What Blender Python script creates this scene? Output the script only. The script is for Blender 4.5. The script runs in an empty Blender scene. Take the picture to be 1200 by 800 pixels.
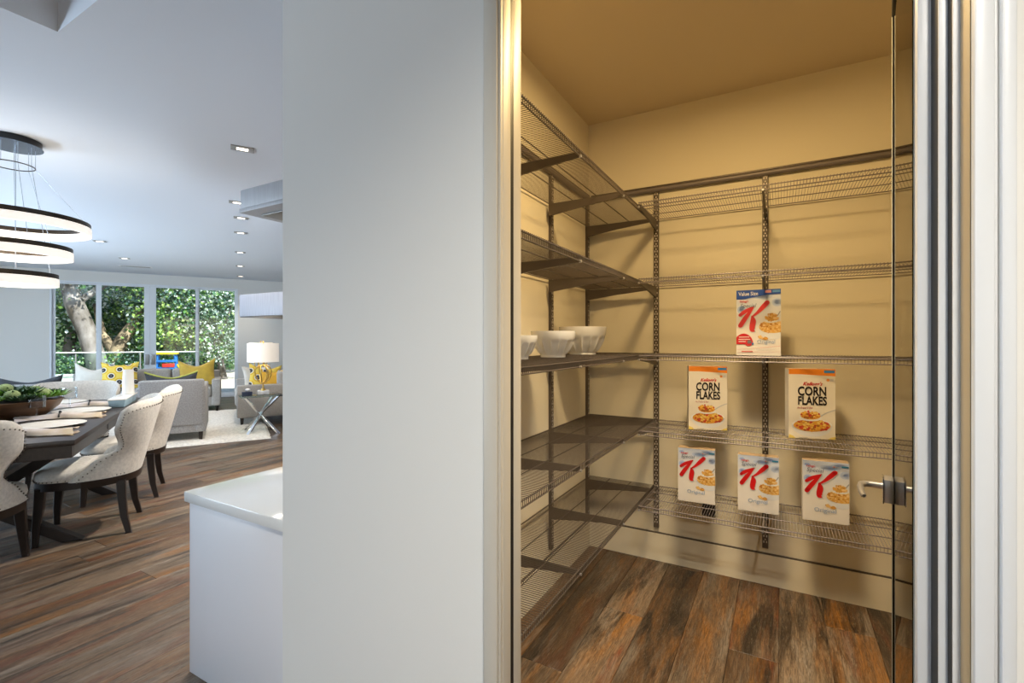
import bpy, bmesh, math, random
import numpy as np
from mathutils import Vector, Matrix, Euler
random.seed(7); RNG = np.random.default_rng(7)
SC = bpy.context.scene; COL = SC.collection
R = math.radians; PI = math.pi
VEC = Vector

# ---------------------------------------------------------------- camera
cam_d = bpy.data.cameras.new('camera'); cam = bpy.data.objects.new('camera', cam_d); COL.objects.link(cam)
CAM_H = 1.333
cam.location = (0, 0, CAM_H); cam.rotation_euler = (R(90), 0, R(29.45))
cam_d.sensor_fit = 'HORIZONTAL'; cam_d.sensor_width = 36.0; cam_d.lens = 36.0*557/1200
cam_d.shift_y = -1/1200; cam_d.clip_start = 0.02; cam_d.clip_end = 300
SC.camera = cam
# ---------------------------------------------------------------- colour management
SC.view_settings.view_transform = 'Standard'; SC.view_settings.look = 'None'
SC.view_settings.gamma = 1.0; SC.view_settings.use_curve_mapping = False
SC.view_settings.exposure = 0.0
SC.cycles.use_denoising = True
SC.cycles.max_bounces = 10; SC.cycles.transparent_max_bounces = 24; SC.cycles.diffuse_bounces = 6
SC.cycles.sample_clamp_indirect = 8.0
SC.cycles.caustics_reflective = False; SC.cycles.caustics_refractive = False
# ---------------------------------------------------------------- sky, sun, daylight
A60 = R(60)
def WL(m, l, z=0.0):          # living-room frame (m across, l deep) -> world
    return Vector((m*math.cos(A60)-l*math.sin(A60), m*math.sin(A60)+l*math.cos(A60), z))
world = bpy.data.worlds.new('world'); SC.world = world; world.use_nodes = True
wn = world.node_tree; wn.nodes.clear()
wo = wn.nodes.new('ShaderNodeOutputWorld'); wb = wn.nodes.new('ShaderNodeBackground')
sky = wn.nodes.new('ShaderNodeTexSky'); sky.sky_type = 'NISHITA'; sky.sun_disc = False
sky.sun_elevation = R(48); sky.sun_rotation = R(120)
wb.inputs['Strength'].default_value = 0.29
wn.links.new(sky.outputs[0], wb.inputs[0]); wn.links.new(wb.outputs[0], wo.inputs[0])
def light(name, kind, loc, power, col, rot=(0, 0, 0), **kw):
    d = bpy.data.lights.new(name, kind); d.energy = power; d.color = col
    for k, v in kw.items(): setattr(d, k, v)
    o = bpy.data.objects.new(name, d); o.location = loc; o.rotation_euler = rot; COL.objects.link(o); return o
def aim(o, target):
    o.rotation_euler = (Vector(target)-o.location).to_track_quat('-Z', 'Y').to_euler()
sun = light('sun', 'SUN', (0, 0, 20), 14.0, (1, .95, .86), angle=R(1.0))
aim(sun, Vector(sun.location)+WL(-0.55, 0.75)*1.0+Vector((0, 0, -0.95)))
# daylight coming in through the glazed openings of the rear and left walls (behind and beside the viewpoint)
DAY = (0.66, 0.83, 1.0)
o = light('daylight_left_window', 'AREA', WL(-6.3, 7.0, 1.4), 230, DAY, shape='RECTANGLE', size=6.4, size_y=2.1); aim(o, WL(0, 6.6, 1.5))
# added light aimed up at the ceiling, in place of daylight bounced off paving
o = light('ceiling_bounce_fill', 'AREA', WL(-6.3, 7.0, .55), 285, (.62, .79, 1.0), shape='RECTANGLE', size=6.4, size_y=.6, spread=R(110)); aim(o, WL(-3.6, 6.8, 3.2))
o = light('daylight_rear_window', 'AREA', WL(-1.5, -4.2, 1.4), 14, (1.0, .98, .95), shape='RECTANGLE', size=3.0, size_y=2.1); aim(o, WL(-1.2, 3, 1.6))

# ---------------------------------------------------------------- materials
def nt(name):
    m = bpy.data.materials.new(name); m.use_nodes = True
    return m, m.node_tree, m.node_tree.nodes['Principled BSDF']
def mat(name, col, rough=.5, metal=0., var=0., vscale=8., bump=0., bscale=60., stretch=None, col2=None, spec=None, emis=None, estr=0., sheen=0.):
    m, t, b = nt(name); n = t.nodes; L = t.links
    b.inputs['Base Color'].default_value = (*col, 1); b.inputs['Roughness'].default_value = rough
    b.inputs['Metallic'].default_value = metal
    if spec is not None: b.inputs['Specular IOR Level'].default_value = spec
    if sheen: b.inputs['Sheen Weight'].default_value = sheen
    if emis: b.inputs['Emission Color'].default_value = (*emis, 1); b.inputs['Emission Strength'].default_value = estr
    if var or bump or col2:
        tc = n.new('ShaderNodeTexCoord'); src = tc.outputs['Object']
        if stretch:
            mp = n.new('ShaderNodeMapping'); mp.inputs['Scale'].default_value = stretch
            L.new(src, mp.inputs[0]); src = mp.outputs[0]
    if var or col2:
        no = n.new('ShaderNodeTexNoise'); no.inputs['Scale'].default_value = vscale; no.inputs['Detail'].default_value = 5
        L.new(src, no.inputs['Vector'])
        mx = n.new('ShaderNodeMix'); mx.data_type = 'RGBA'
        c2 = col2 if col2 else tuple(max(0, c*(1-var)) for c in col)
        mx.inputs['A'].default_value = (*col, 1); mx.inputs['B'].default_value = (*c2, 1)
        cr = n.new('ShaderNodeMapRange'); cr.inputs['From Min'].default_value = .35; cr.inputs['From Max'].default_value = .65
        L.new(no.outputs['Fac'], cr.inputs['Value']); L.new(cr.outputs[0], mx.inputs['Factor']); L.new(mx.outputs['Result'], b.inputs['Base Color'])
    if bump:
        nb = n.new('ShaderNodeTexNoise'); nb.inputs['Scale'].default_value = bscale; nb.inputs['Detail'].default_value = 3
        L.new(src, nb.inputs['Vector'])
        bp = n.new('ShaderNodeBump'); bp.inputs['Strength'].default_value = bump; bp.inputs['Distance'].default_value = .01
        L.new(nb.outputs['Fac'], bp.inputs['Height']); L.new(bp.outputs[0], b.inputs['Normal'])
    return m
def attr_mat(name, rough=.6, attr='Col', transl=0.):
    m, t, b = nt(name); a = t.nodes.new('ShaderNodeAttribute'); a.attribute_name = attr
    t.links.new(a.outputs['Color'], b.inputs['Base Color']); b.inputs['Roughness'].default_value = rough
    if transl:
        tr = t.nodes.new('ShaderNodeBsdfTranslucent'); t.links.new(a.outputs['Color'], tr.inputs['Color'])
        mx = t.nodes.new('ShaderNodeMixShader'); mx.inputs[0].default_value = transl
        t.links.new(b.outputs[0], mx.inputs[1]); t.links.new(tr.outputs[0], mx.inputs[2])
        t.links.new(mx.outputs[0], t.nodes['Material Output'].inputs['Surface'])
    return m
def glass_mat(name, tint, base=.04, edge=1.0):
    m = bpy.data.materials.new(name); m.use_nodes = True; t = m.node_tree; t.nodes.clear(); n = t.nodes; L = t.links
    o = n.new('ShaderNodeOutputMaterial'); tr = n.new('ShaderNodeBsdfTransparent'); tr.inputs[0].default_value = (*tint, 1)
    g = n.new('ShaderNodeBsdfGlossy'); g.inputs['Roughness'].default_value = .02
    f = n.new('ShaderNodeFresnel'); f.inputs['IOR'].default_value = 1.45
    mr = n.new('ShaderNodeMath'); mr.operation = 'MULTIPLY'; mr.inputs[1].default_value = edge
    L.new(f.outputs[0], mr.inputs[0])
    mx = n.new('ShaderNodeMixShader'); L.new(mr.outputs[0], mx.inputs[0]); L.new(tr.outputs[0], mx.inputs[1]); L.new(g.outputs[0], mx.inputs[2])
    L.new(mx.outputs[0], o.inputs[0]); return m
def wood_floor_mat():
    m, t, b = nt('plank_wood'); n = t.nodes; L = t.links
    at = n.new('ShaderNodeAttribute'); at.attribute_name = 'pr'
    tc = n.new('ShaderNodeTexCoord')
    off = n.new('ShaderNodeVectorMath'); off.operation = 'MULTIPLY_ADD'; off.inputs[1].default_value = (17, 23, 9)
    L.new(at.outputs['Color'], off.inputs[0]); L.new(tc.outputs['Object'], off.inputs[2])
    def noise(scale, st, det=6, dist=0.):
        mp = n.new('ShaderNodeMapping'); mp.inputs['Scale'].default_value = st; L.new(off.outputs[0], mp.inputs[0])
        no = n.new('ShaderNodeTexNoise'); no.inputs['Scale'].default_value = scale; no.inputs['Detail'].default_value = det
        no.inputs['Roughness'].default_value = .65; no.inputs['Distortion'].default_value = dist
        L.new(mp.outputs[0], no.inputs['Vector']); return no.outputs['Fac']
    def rng(v, a, bb):
        r = n.new('ShaderNodeMapRange'); r.inputs['From Min'].default_value = a; r.inputs['From Max'].default_value = bb; L.new(v, r.inputs['Value']); return r.outputs[0]
    def mix(f, A, B, mode='MIX'):
        x = n.new('ShaderNodeMix'); x.data_type = 'RGBA'; x.blend_type = mode
        if hasattr(f, 'links'): L.new(f, x.inputs['Factor'])
        else: x.inputs['Factor'].default_value = f
        for s, v in (('A', A), ('B', B)):
            if isinstance(v, tuple): x.inputs[s].default_value = (*v, 1)
            else: L.new(v, x.inputs[s])
        return x.outputs['Result']
    sep = n.new('ShaderNodeSeparateColor'); L.new(at.outputs['Color'], sep.inputs[0])
    base = mix(sep.outputs[0], (.200, .105, .050), (.330, .245, .165))
    base = mix(rng(noise(1.9, (2.6, .38, 1), 5, .7), .48, .64), base, (.400, .175, .045))      # orange-brown patches
    base = mix(rng(noise(2.6, (2.8, .34, 1), 5, .5), .51, .66), base, (.220, .065, .028))      # red heartwood
    base = mix(rng(noise(4.5, (3, .40, 1), 6, .4), .49, .66), base, (.360, .300, .235))          # weathered grey
    base = mix(rng(noise(2.4, (3.4, .42, 1), 7, .9), .49, .62), base, (.036, .023, .014))        # dark streaks and knots
    fine = rng(noise(16, (8, .55, 1), 8, 1.6), .40, .58)
    dk = n.new('ShaderNodeMath'); dk.operation = 'MULTIPLY'; dk.inputs[1].default_value = .60; L.new(fine, dk.inputs[0])
    base = mix(dk.outputs[0], base, (.045, .027, .016))
    lite = rng(noise(30, (9, .5, 1), 6, 2.2), .55, .64)
    lt = n.new('ShaderNodeMath'); lt.operation = 'MULTIPLY'; lt.inputs[1].default_value = .42; L.new(lite, lt.inputs[0])
    base = mix(lt.outputs[0], base, (.46, .39, .29))
    br = n.new('ShaderNodeMapRange'); br.inputs['To Min'].default_value = .38; br.inputs['To Max'].default_value = .76
    L.new(sep.outputs[1], br.inputs['Value'])
    hs = n.new('ShaderNodeHueSaturation'); L.new(br.outputs[0], hs.inputs['Value']); L.new(base, hs.inputs['Color']); hs.inputs['Saturation'].default_value = 1.05
    L.new(hs.outputs[0], b.inputs['Base Color'])
    b.inputs['Roughness'].default_value = .42; b.inputs['Specular IOR Level'].default_value = .45
    bp = n.new('ShaderNodeBump'); bp.inputs['Strength'].default_value = .25; bp.inputs['Distance'].default_value = .004
    L.new(fine, bp.inputs['Height']); L.new(bp.outputs[0], b.inputs['Normal'])
    return m
def dots_mat():                 # yellow pillow printed with dark ringed dots
    m, t, b = nt('dotted_yellow_fabric'); n = t.nodes; L = t.links
    tc = n.new('ShaderNodeTexCoord'); mp = n.new('ShaderNodeMapping'); mp.inputs['Scale'].default_value = (6.2, 0.001, 6.2); mp.inputs['Rotation'].default_value = (0, R(45), 0)
    L.new(tc.outputs['Object'], mp.inputs[0])
    fr = n.new('ShaderNodeVectorMath'); fr.operation = 'FRACTION'; L.new(mp.outputs[0], fr.inputs[0])
    sb = n.new('ShaderNodeVectorMath'); sb.operation = 'SUBTRACT'; sb.inputs[1].default_value = (.5, 0, .5); L.new(fr.outputs[0], sb.inputs[0])
    mu = n.new('ShaderNodeVectorMath'); mu.operation = 'MULTIPLY'; mu.inputs[1].default_value = (1, 0, 1); L.new(sb.outputs[0], mu.inputs[0])
    ln = n.new('ShaderNodeVectorMath'); ln.operation = 'LENGTH'; L.new(mu.outputs[0], ln.inputs[0])
    cr = n.new('ShaderNodeValToRGB'); cr.color_ramp.interpolation = 'CONSTANT'
    e = cr.color_ramp.elements; e[0].position = 0; e[0].color = (.25, .22, .2, 1); e[1].position = .06; e[1].color = (.02, .02, .03, 1)
    for p, c in ((.22, (.75, .72, .62, 1)), (.31, (.72, .45, .02, 1)), (.44, (.80, .60, .10, 1))):
        x = e.new(p); x.color = c
    L.new(ln.outputs['Value'], cr.inputs[0]); L.new(cr.outputs[0], b.inputs['Base Color']); b.inputs['Roughness'].default_value = .8
    return m

M = {}
M['wall'] = mat('white_wall_paint', (.78, .775, .74), .75, bump=.03, bscale=220)
M['ceil'] = mat('white_ceiling_paint', (.78, .82, .87), .85)
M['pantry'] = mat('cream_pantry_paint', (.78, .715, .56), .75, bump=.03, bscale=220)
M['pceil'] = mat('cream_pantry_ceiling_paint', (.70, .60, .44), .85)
M['trim'] = mat('white_gloss_trim', (.71, .72, .725), .35)
M['trimw'] = mat('putty_trim', (.62, .58, .50), .45)
M['gasket'] = mat('black_rubber_gasket', (.012, .012, .013), .5, spec=.25)
M['tan'] = mat('tan_jamb', (.46, .36, .22), .6)  # one tan board among the white hinge-side trim
M['floor'] = wood_floor_mat()
M['under'] = mat('dark_joint', (.02, .014, .01), .9)
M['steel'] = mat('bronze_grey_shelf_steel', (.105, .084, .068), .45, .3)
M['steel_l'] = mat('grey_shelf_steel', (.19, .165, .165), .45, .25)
M['slot'] = mat('pale_slot', (.72, .66, .58), .5)
M['chrome'] = mat('polished_chrome', (.78, .78, .80), .12, 1.)
M['satin'] = mat('satin_nickel', (.62, .62, .64), .28, .9)
M['dglass'] = glass_mat('pantry_door_glass', (.90, .93, .88), edge=1.0)
M['edge'] = mat('dark_glass_edge', (.012, .018, .016), .2)
M['edgel'] = mat('pale_glass_arris', (.75, .78, .74), .2)
M['wglass'] = glass_mat('window_glass', (.93, .97, .97), edge=.6)
M['tglass'] = glass_mat('table_glass', (.80, .90, .88), edge=1.2)
M['cglass'] = glass_mat('clear_drinking_glass', (.97, .98, .985), edge=.7)
M['ceramic'] = mat('white_glazed_ceramic', (.80, .79, .76), .18)
M['counter'] = mat('white_lacquer', (.80, .80, .83), .28)
M['quartz'] = mat('white_quartz', (.84, .84, .82), .10)
M['hood'] = mat('brushed_pale_steel', (.46, .47, .50), .45, .0, var=.1, vscale=30, stretch=(6, 6, .3))
M['hood2'] = mat('brushed_grey_steel', (.38, .375, .41), .5, .0, var=.22, vscale=14, stretch=(8, 8, .25))
M['hooddark'] = mat('dark_hood_filter', (.16, .16, .15), .35, .6)
M['linen'] = mat('oatmeal_linen', (.78, .74, .67), .9, var=.18, vscale=60, bump=.25, bscale=400, sheen=.2)
M['nail'] = mat('pewter_nailhead', (.20, .18, .15), .35, .9)
M['darkwood'] = mat('espresso_wood', (.018, .010, .007), .38, var=.4, vscale=6, stretch=(4, .6, 4))
M['tabletop'] = mat('dark_brown_table_wood', (.040, .029, .024), .34, var=.35, vscale=7, stretch=(6, .5, 6))
M['grey'] = mat('grey_tweed', (.43, .42, .41), .95, var=.28, vscale=70, bump=.3, bscale=300)
M['grey2'] = mat('warm_grey_tweed', (.42, .40, .37), .95, var=.2, vscale=70, bump=.25, bscale=300)
M['mustard'] = mat('mustard_velvet', (.55, .36, .03), .7, var=.2, vscale=10, sheen=.4)
M['ochre'] = mat('ochre_fabric', (.68, .36, .02), .75, var=.15, vscale=12)
M['ivory'] = mat('ivory_fabric', (.74, .71, .64), .85, var=.06, vscale=20)
M['char'] = mat('charcoal_fabric', (.075, .08, .09), .9, var=.2, vscale=30)
M['lime'] = mat('lime_piping', (.55, .58, .12), .8)
M['dots'] = dots_mat()
M['rug'] = mat('cream_shag', (.84, .80, .72), 1., var=.2, vscale=30, bump=.9, bscale=120)
M['brass'] = mat('gold_leaf_brass', (.75, .50, .14), .3, 1.)
M['marble'] = mat('white_marble', (.80, .80, .80), .25, col2=(.55, .56, .58), vscale=12)
M['shade'] = mat('white_lamp_shade', (.90, .87, .82), .9, emis=(1, .86, .70), estr=.28)
M['navy'] = mat('navy_box', (.015, .025, .06), .4)
M['blueg'] = mat('pale_blue_glaze', (.36, .52, .62), .25, var=.2, vscale=9)
M['vase'] = mat('white_ribbed_ceramic', (.82, .81, .77), .4)
M['led'] = mat('glowing_acrylic', (.9, .88, .84), .5, emis=(1, .90, .80), estr=.72)
M['bronze'] = mat('dark_bronze', (.055, .042, .030), .35, .7)
M['canopy'] = mat('black_steel', (.02, .022, .025), .3, .5)
M['canopyl'] = mat('grey_mirror_steel', (.22, .26, .31), .25, .8)
M['cable'] = mat('thin_steel_cable', (.35, .37, .40), .4, .8)
M['lampglow'] = mat('downlight_glow', (.9, .9, .9), .5, emis=(1, .86, .70), estr=4.)
M['dome'] = mat('warm_dome_diffuser', (.9, .85, .75), .5, emis=(1, .66, .30), estr=8.)
M['charger'] = mat('cream_stoneware', (.78, .74, .66), .3)
M['napkin'] = mat('taupe_napkin', (.64, .60, .61), .9, col2=(.50, .40, .27), vscale=6)
M['ring'] = mat('black_napkin_ring', (.015, .015, .015), .3)
M['bowlwood'] = mat('carved_brown_wood', (.17, .085, .04), .45, var=.5, vscale=5, stretch=(1, 1, 4))
M['soil'] = mat('dark_soil', (.02, .015, .01), 1.)
M['succ1'] = mat('deep_green_succulent', (.03, .09, .028), .5, var=.4, vscale=18)
M['succ2'] = mat('bright_green_succulent', (.16, .36, .03), .5, var=.35, vscale=18)
M['moss'] = mat('pale_green_moss', (.36, .46, .20), .9, var=.4, vscale=45, bump=.6, bscale=90)
M['board'] = mat('white_carton_board', (.80, .77, .72), .45)
M['kraft'] = mat('brown_carton_board', (.50, .36, .22), .7)
M['print'] = attr_mat('box_print', .4)
M['ink_black'] = mat('black_ink', (.015, .012, .012), .4)
M['ink_red'] = mat('red_ink', (.60, .01, .012), .4)
M['ink_dkred'] = mat('dark_red_ink', (.35, .02, .03), .4)
M['ink_blue'] = mat('pale_blue_ink', (.30, .40, .58), .4)
M['ink_slate'] = mat('slate_blue_ink', (.13, .17, .26), .4)
M['ink_white'] = mat('white_ink', (.85, .85, .88), .4)
M['leaf'] = attr_mat('tree_leaf', .45, transl=.35)
M['bark'] = mat('mottled_grey_bark', (.26, .24, .23), .95, col2=(.07, .055, .04), vscale=3.5, bump=1., bscale=9, stretch=(1, 1, .5))
M['bark2'] = mat('pale_tan_bark', (.36, .28, .18), .95, col2=(.06, .045, .03), vscale=2.5, bump=1., bscale=8)
M['gravel'] = mat('pale_sunlit_gravel', (.62, .57, .50), .95, var=.35, vscale=9, bump=.6, bscale=30)
M['deck'] = mat('grey_deck_stone', (.42, .43, .44), .8, var=.15, vscale=4)
M['slope'] = mat('leafy_hillside', (.05, .09, .03), .95, col2=(.02, .035, .012), vscale=2.5, bump=.8, bscale=4)
M['rendered'] = mat('white_render', (.78, .80, .80), .8)
M['pblue'] = mat('blue_play_plastic', (.02, .14, .50), .4)
M['pyellow'] = mat('yellow_play_plastic', (.80, .48, .02), .4)
M['pred'] = mat('red_play_plastic', (.60, .03, .02), .4)
M['frame'] = mat('pale_grey_door_frame', (.82, .86, .90), .4)
M['pull'] = mat('grey_metal_pull', (.36, .36, .36), .35, .6)
M['vent'] = mat('black_vent', (.008, .008, .008), .5)
M['ventw'] = mat('white_vent', (.82, .82, .82), .5)

# ---------------------------------------------------------------- mesh helpers
class MB:
    def __init__(s): s.v = []; s.f = []; s.mi = []; s.mats = []
    def _m(s, m):
        if m is None: return 0
        if m not in s.mats: s.mats.append(m)
        return s.mats.index(m)
    def add(s, vs, fs, m=None):
        b = len(s.v); s.v += [tuple(x) for x in vs]; s.f += [tuple(b+i for i in f) for f in fs]; s.mi += [s._m(m)]*len(fs); return s
    def box(s, x0, x1, y0, y1, z0, z1, m=None):
        return s.add([(x0, y0, z0), (x1, y0, z0), (x1, y1, z0), (x0, y1, z0), (x0, y0, z1), (x1, y0, z1), (x1, y1, z1), (x0, y1, z1)],
              [(0, 3, 2, 1), (4, 5, 6, 7), (0, 1, 5, 4), (1, 2, 6, 5), (2, 3, 7, 6), (3, 0, 4, 7)], m)
    def hexa(s, bot, top, m=None):       # four bottom points, four top points (same winding)
        return s.add(list(bot)+list(top), [(0, 3, 2, 1), (4, 5, 6, 7), (0, 1, 5, 4), (1, 2, 6, 5), (2, 3, 7, 6), (3, 0, 4, 7)], m)
    def tube(s, pts, rad, n=8, m=None, cap=True):
        pts = [Vector(p) for p in pts]; k = len(pts)
        rads = rad if isinstance(rad, (list, tuple)) else [rad]*k
        vs = []; up = None
        for i, p in enumerate(pts):
            d = (pts[min(i+1, k-1)]-pts[max(i-1, 0)]).normalized()
            if up is None: up = Vector((0, 0, 1)) if abs(d.z) < .9 else Vector((1, 0, 0))
            a = d.cross(up).normalized(); up = a.cross(d).normalized()
            for j in range(n):
                t = 2*PI*j/n; vs.append(p+(a*math.cos(t)+up*math.sin(t))*rads[i])
        fs = [(i*n+j, i*n+(j+1) % n, (i+1)*n+(j+1) % n, (i+1)*n+j) for i in range(k-1) for j in range(n)]
        if cap: fs += [tuple(range(n))[::-1], tuple((k-1)*n+j for j in range(n))]
        return s.add(vs, fs, m)
    def lathe(s, prof, n=32, m=None, c=(0, 0), fn=None):   # prof: (r,z) list; open ends with r=0 are fine
        vs = []; k = len(prof)
        for i, (r, z) in enumerate(prof):
            for j in range(n):
                t = 2*PI*j/n; rr = r if fn is None else fn(r, z, t, i)
                vs.append((c[0]+rr*math.cos(t), c[1]+rr*math.sin(t), z))
        fs = [(i*n+j, i*n+(j+1) % n, (i+1)*n+(j+1) % n, (i+1)*n+j) for i in range(k-1) for j in range(n)]
        return s.add(vs, fs, m)
    def prism(s, poly, z0, z1, m=None):      # plan polygon (ccw) extruded upward
        n = len(poly)
        return s.add([(x, y, z0) for x, y in poly]+[(x, y, z1) for x, y in poly],
              [tuple(range(n))[::-1], tuple(range(n, 2*n))]+[(i, (i+1) % n, n+(i+1) % n, n+i) for i in range(n)], m)
    def sphere(s, c, r, m=None, nu=8, nv=5, sc=(1, 1, 1)):
        vs = []; fs = []
        for i in range(nv+1):
            a = PI*i/nv
            for j in range(nu):
                t = 2*PI*j/nu; vs.append((c[0]+r*sc[0]*math.sin(a)*math.cos(t), c[1]+r*sc[1]*math.sin(a)*math.sin(t), c[2]+r*sc[2]*math.cos(a)))
        for i in range(nv):
            for j in range(nu): fs.append((i*nu+j, (i+1)*nu+j, (i+1)*nu+(j+1) % nu, i*nu+(j+1) % nu))
        return s.add(vs, fs, m)
    def build(s, name, m=None, parent=None, smooth=False, bevel=0., seg=2, angle=40):
        me = bpy.data.meshes.new(name); me.from_pydata(s.v, [], s.f)
        if m is not None: me.materials.append(m)
        for x in s.mats: me.materials.append(x)
        if s.mats and m is None:
            for p, i in zip(me.polygons, s.mi): p.material_index = i
        if bevel:
            bm = bmesh.new(); bm.from_mesh(me)
            ed = [e for e in bm.edges if len(e.link_faces) == 2 and e.calc_face_angle(0) > R(30)]
            bmesh.ops.bevel(bm, geom=ed, offset=bevel, segments=seg, affect='EDGES', profile=.5, clamp_overlap=True)
            bm.to_mesh(me); bm.free()
        if smooth or bevel:
            for p in me.polygons: p.use_smooth = True
            if hasattr(me, 'set_sharp_from_angle'): me.set_sharp_from_angle(angle=R(angle))
        me.update()
        o = bpy.data.objects.new(name, me); COL.objects.link(o)
        if parent: o.parent = parent
        return o
def rbox(name, x0, x1, y0, y1, z0, z1, m, parent=None, bevel=.01, seg=2):
    return MB().box(x0, x1, y0, y1, z0, z1).build(name, m, parent, bevel=bevel, seg=seg)
def empty(name, loc=(0, 0, 0), rz=0.):
    o = bpy.data.objects.new(name, None); o.location = loc; o.rotation_euler = (0, 0, rz); o.empty_display_size = .1; COL.objects.link(o); return o
def tag(o, label, cat, group=None, kind=None):
    o['label'] = label; o['category'] = cat
    if group: o['group'] = group
    if kind: o['kind'] = kind
    return o
def struct(o): o['kind'] = 'structure'; return o
def stuff(o): o['kind'] = 'stuff'; return o
def copy_tree(o, parent=None):
    c = o.copy(); COL.objects.link(c)
    if parent: c.parent = parent
    for ch in list(o.children): copy_tree(ch, c)
    return c
def clip(poly, a, b, c):              # keep a*x+b*y<=c
    out = []
    for i in range(len(poly)):
        p, q = poly[i], poly[(i+1) % len(poly)]; dp = a*p[0]+b*p[1]-c; dq = a*q[0]+b*q[1]-c
        if dp <= 0: out.append(p)
        if dp*dq < 0:
            t = dp/(dp-dq); out.append((p[0]+(q[0]-p[0])*t, p[1]+(q[1]-p[1])*t))
    return out
def text(body, size, m, parent, loc, name='lettering', bold=0., shear=0., sx=1., align='LEFT', fit=None):
    c = bpy.data.curves.new(name, 'FONT'); c.body = body; c.size = size; c.offset = bold; c.shear = shear; c.align_x = align; c.resolution_u = 3
    t = bpy.data.objects.new(name, c); COL.objects.link(t)
    dg = bpy.context.evaluated_depsgraph_get()
    me = bpy.data.meshes.new_from_object(t.evaluated_get(dg)); bpy.data.objects.remove(t); bpy.data.curves.remove(c)
    me.name = name
    if fit: sx = fit/max(1e-6, max(v.co.x for v in me.vertices)-min(v.co.x for v in me.vertices))
    for v in me.vertices: v.co = (v.co.x*sx+loc[0], loc[1], v.co.y+loc[2])      # stands in the X-Z plane, facing -Y
    me.materials.clear(); me.materials.append(m)
    o = bpy.data.objects.new(name, me); COL.objects.link(o); o.parent = parent; return o

# ================================================================ STRUCTURE
CEIL = 2.80; PCEIL = 2.74
PX0, PX1, PY0, PY1 = -1.095, 0.95, 1.08, 2.956         # pantry interior
FAR = 13.15; ML, MR, LR = -6.5, 4.5, -4.5              # living room box in the (m, l) frame
nL = WL(0, 1); nM = WL(1, 0)
def clip_house(poly, pad=0.):
    poly = clip(poly, nL.x, nL.y, FAR+.10+pad); poly = clip(poly, -nL.x, -nL.y, -LR+.12)
    poly = clip(poly, nM.x, nM.y, MR+.12); poly = clip(poly, -nM.x, -nM.y, -ML+.12); return poly
BIG = [(-30, -30), (30, -30), (30, 30), (-30, 30)]
floor = struct(MB().prism(clip_house(BIG), -.20, -.012).build('floor', M['under']))
# planks: rows along +Y, 0.19 m wide
def plank_mesh(mb, cols, x0, x1, y0, y1):
    g = .0006; e = .0015; z = random.uniform(-.0006, .0)
    b = len(mb.v)
    X0, X1, Y0, Y1 = x0+g, x1-g, y0+g, y1-g
    mb.hexa([(X0, Y0, -.012), (X1, Y0, -.012), (X1, Y1, -.012), (X0, Y1, -.012)], [(X0, Y0, z-e), (X1, Y0, z-e), (X1, Y1, z-e), (X0, Y1, z-e)])
    mb.f.pop(b*0+len(mb.f)-5)         # open under the bevelled top
    mb.mi.pop()
    q = len(mb.v); mb.v += [(X0+e, Y0+e, z), (X1-e, Y0+e, z), (X1-e, Y1-e, z), (X0+e, Y1-e, z)]
    t = q-4
    mb.f += [(q, q+1, q+2, q+3)]+[(t+i, t+(i+1) % 4, q+(i+1) % 4, q+i) for i in range(4)]; mb.mi += [0]*5
    cols += [(random.random(), random.random(), random.random(), 1.)]*(len(mb.v)-b)
def set_cols(o, cols, name):
    a = o.data.color_attributes.new(name, 'FLOAT_COLOR', 'POINT'); a.data.foreach_set('color', np.array(cols, dtype=np.float32).ravel())
def in_house(x, y, pad):
    m = x*nM.x+y*nM.y; l = x*nL.x+y*nL.y
    return ML-pad < m < MR+pad and LR-pad < l < FAR+pad
PW = .190; planks = []
for i in range(-80, 45):
    x0 = -.006+i*PW; y = -14-random.random()*2
    while y < 12:
        ln = random.choice((1.2, 1.5, 1.8, 2.1))*random.uniform(.95, 1.05); y1 = y+ln
        poly = clip_house([(x0, y), (x0+PW, y), (x0+PW, y1), (x0, y1)])
        if len(poly) >= 3:
            xs = [p[0] for p in poly]; ys = [p[1] for p in poly]
            if max(ys)-min(ys) > .05 and in_house(x0+PW/2, (y+y1)/2, 1.2): planks.append((x0, x0+PW, min(ys), max(ys)))
        y = y1
def seen(p):
    cx, cy = (p[0]+p[1])/2, (p[2]+p[3])/2; best = 1e9
    for yy in np.linspace(p[2], p[3], 6):
        zd = -.4917*cx+.8708*yy; s = .8708*cx+.4917*yy
        if zd < .3: continue
        px = 600+557*s/zd; py = 399+1.333*557/zd
        if -30 < px < 345 and py < 830: best = min(best, zd)
        if PX0-.1 < cx < PX1 and 1.0 < yy < PY1 and 600 < px < 1085: best = min(best, zd*.2)
    return best
planks.sort(key=seen); rest = MB(); rcols = []
for k, p in enumerate(planks):
    if k < 295:
        mb = MB(); cols = []; plank_mesh(mb, cols, *p); o = mb.build('plank', M['floor'], floor); set_cols(o, cols, 'pr')
    else: plank_mesh(rest, rcols, *p)
o = rest.build('plank', M['floor'], floor); set_cols(o, rcols, 'pr'); stuff(o)

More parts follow.
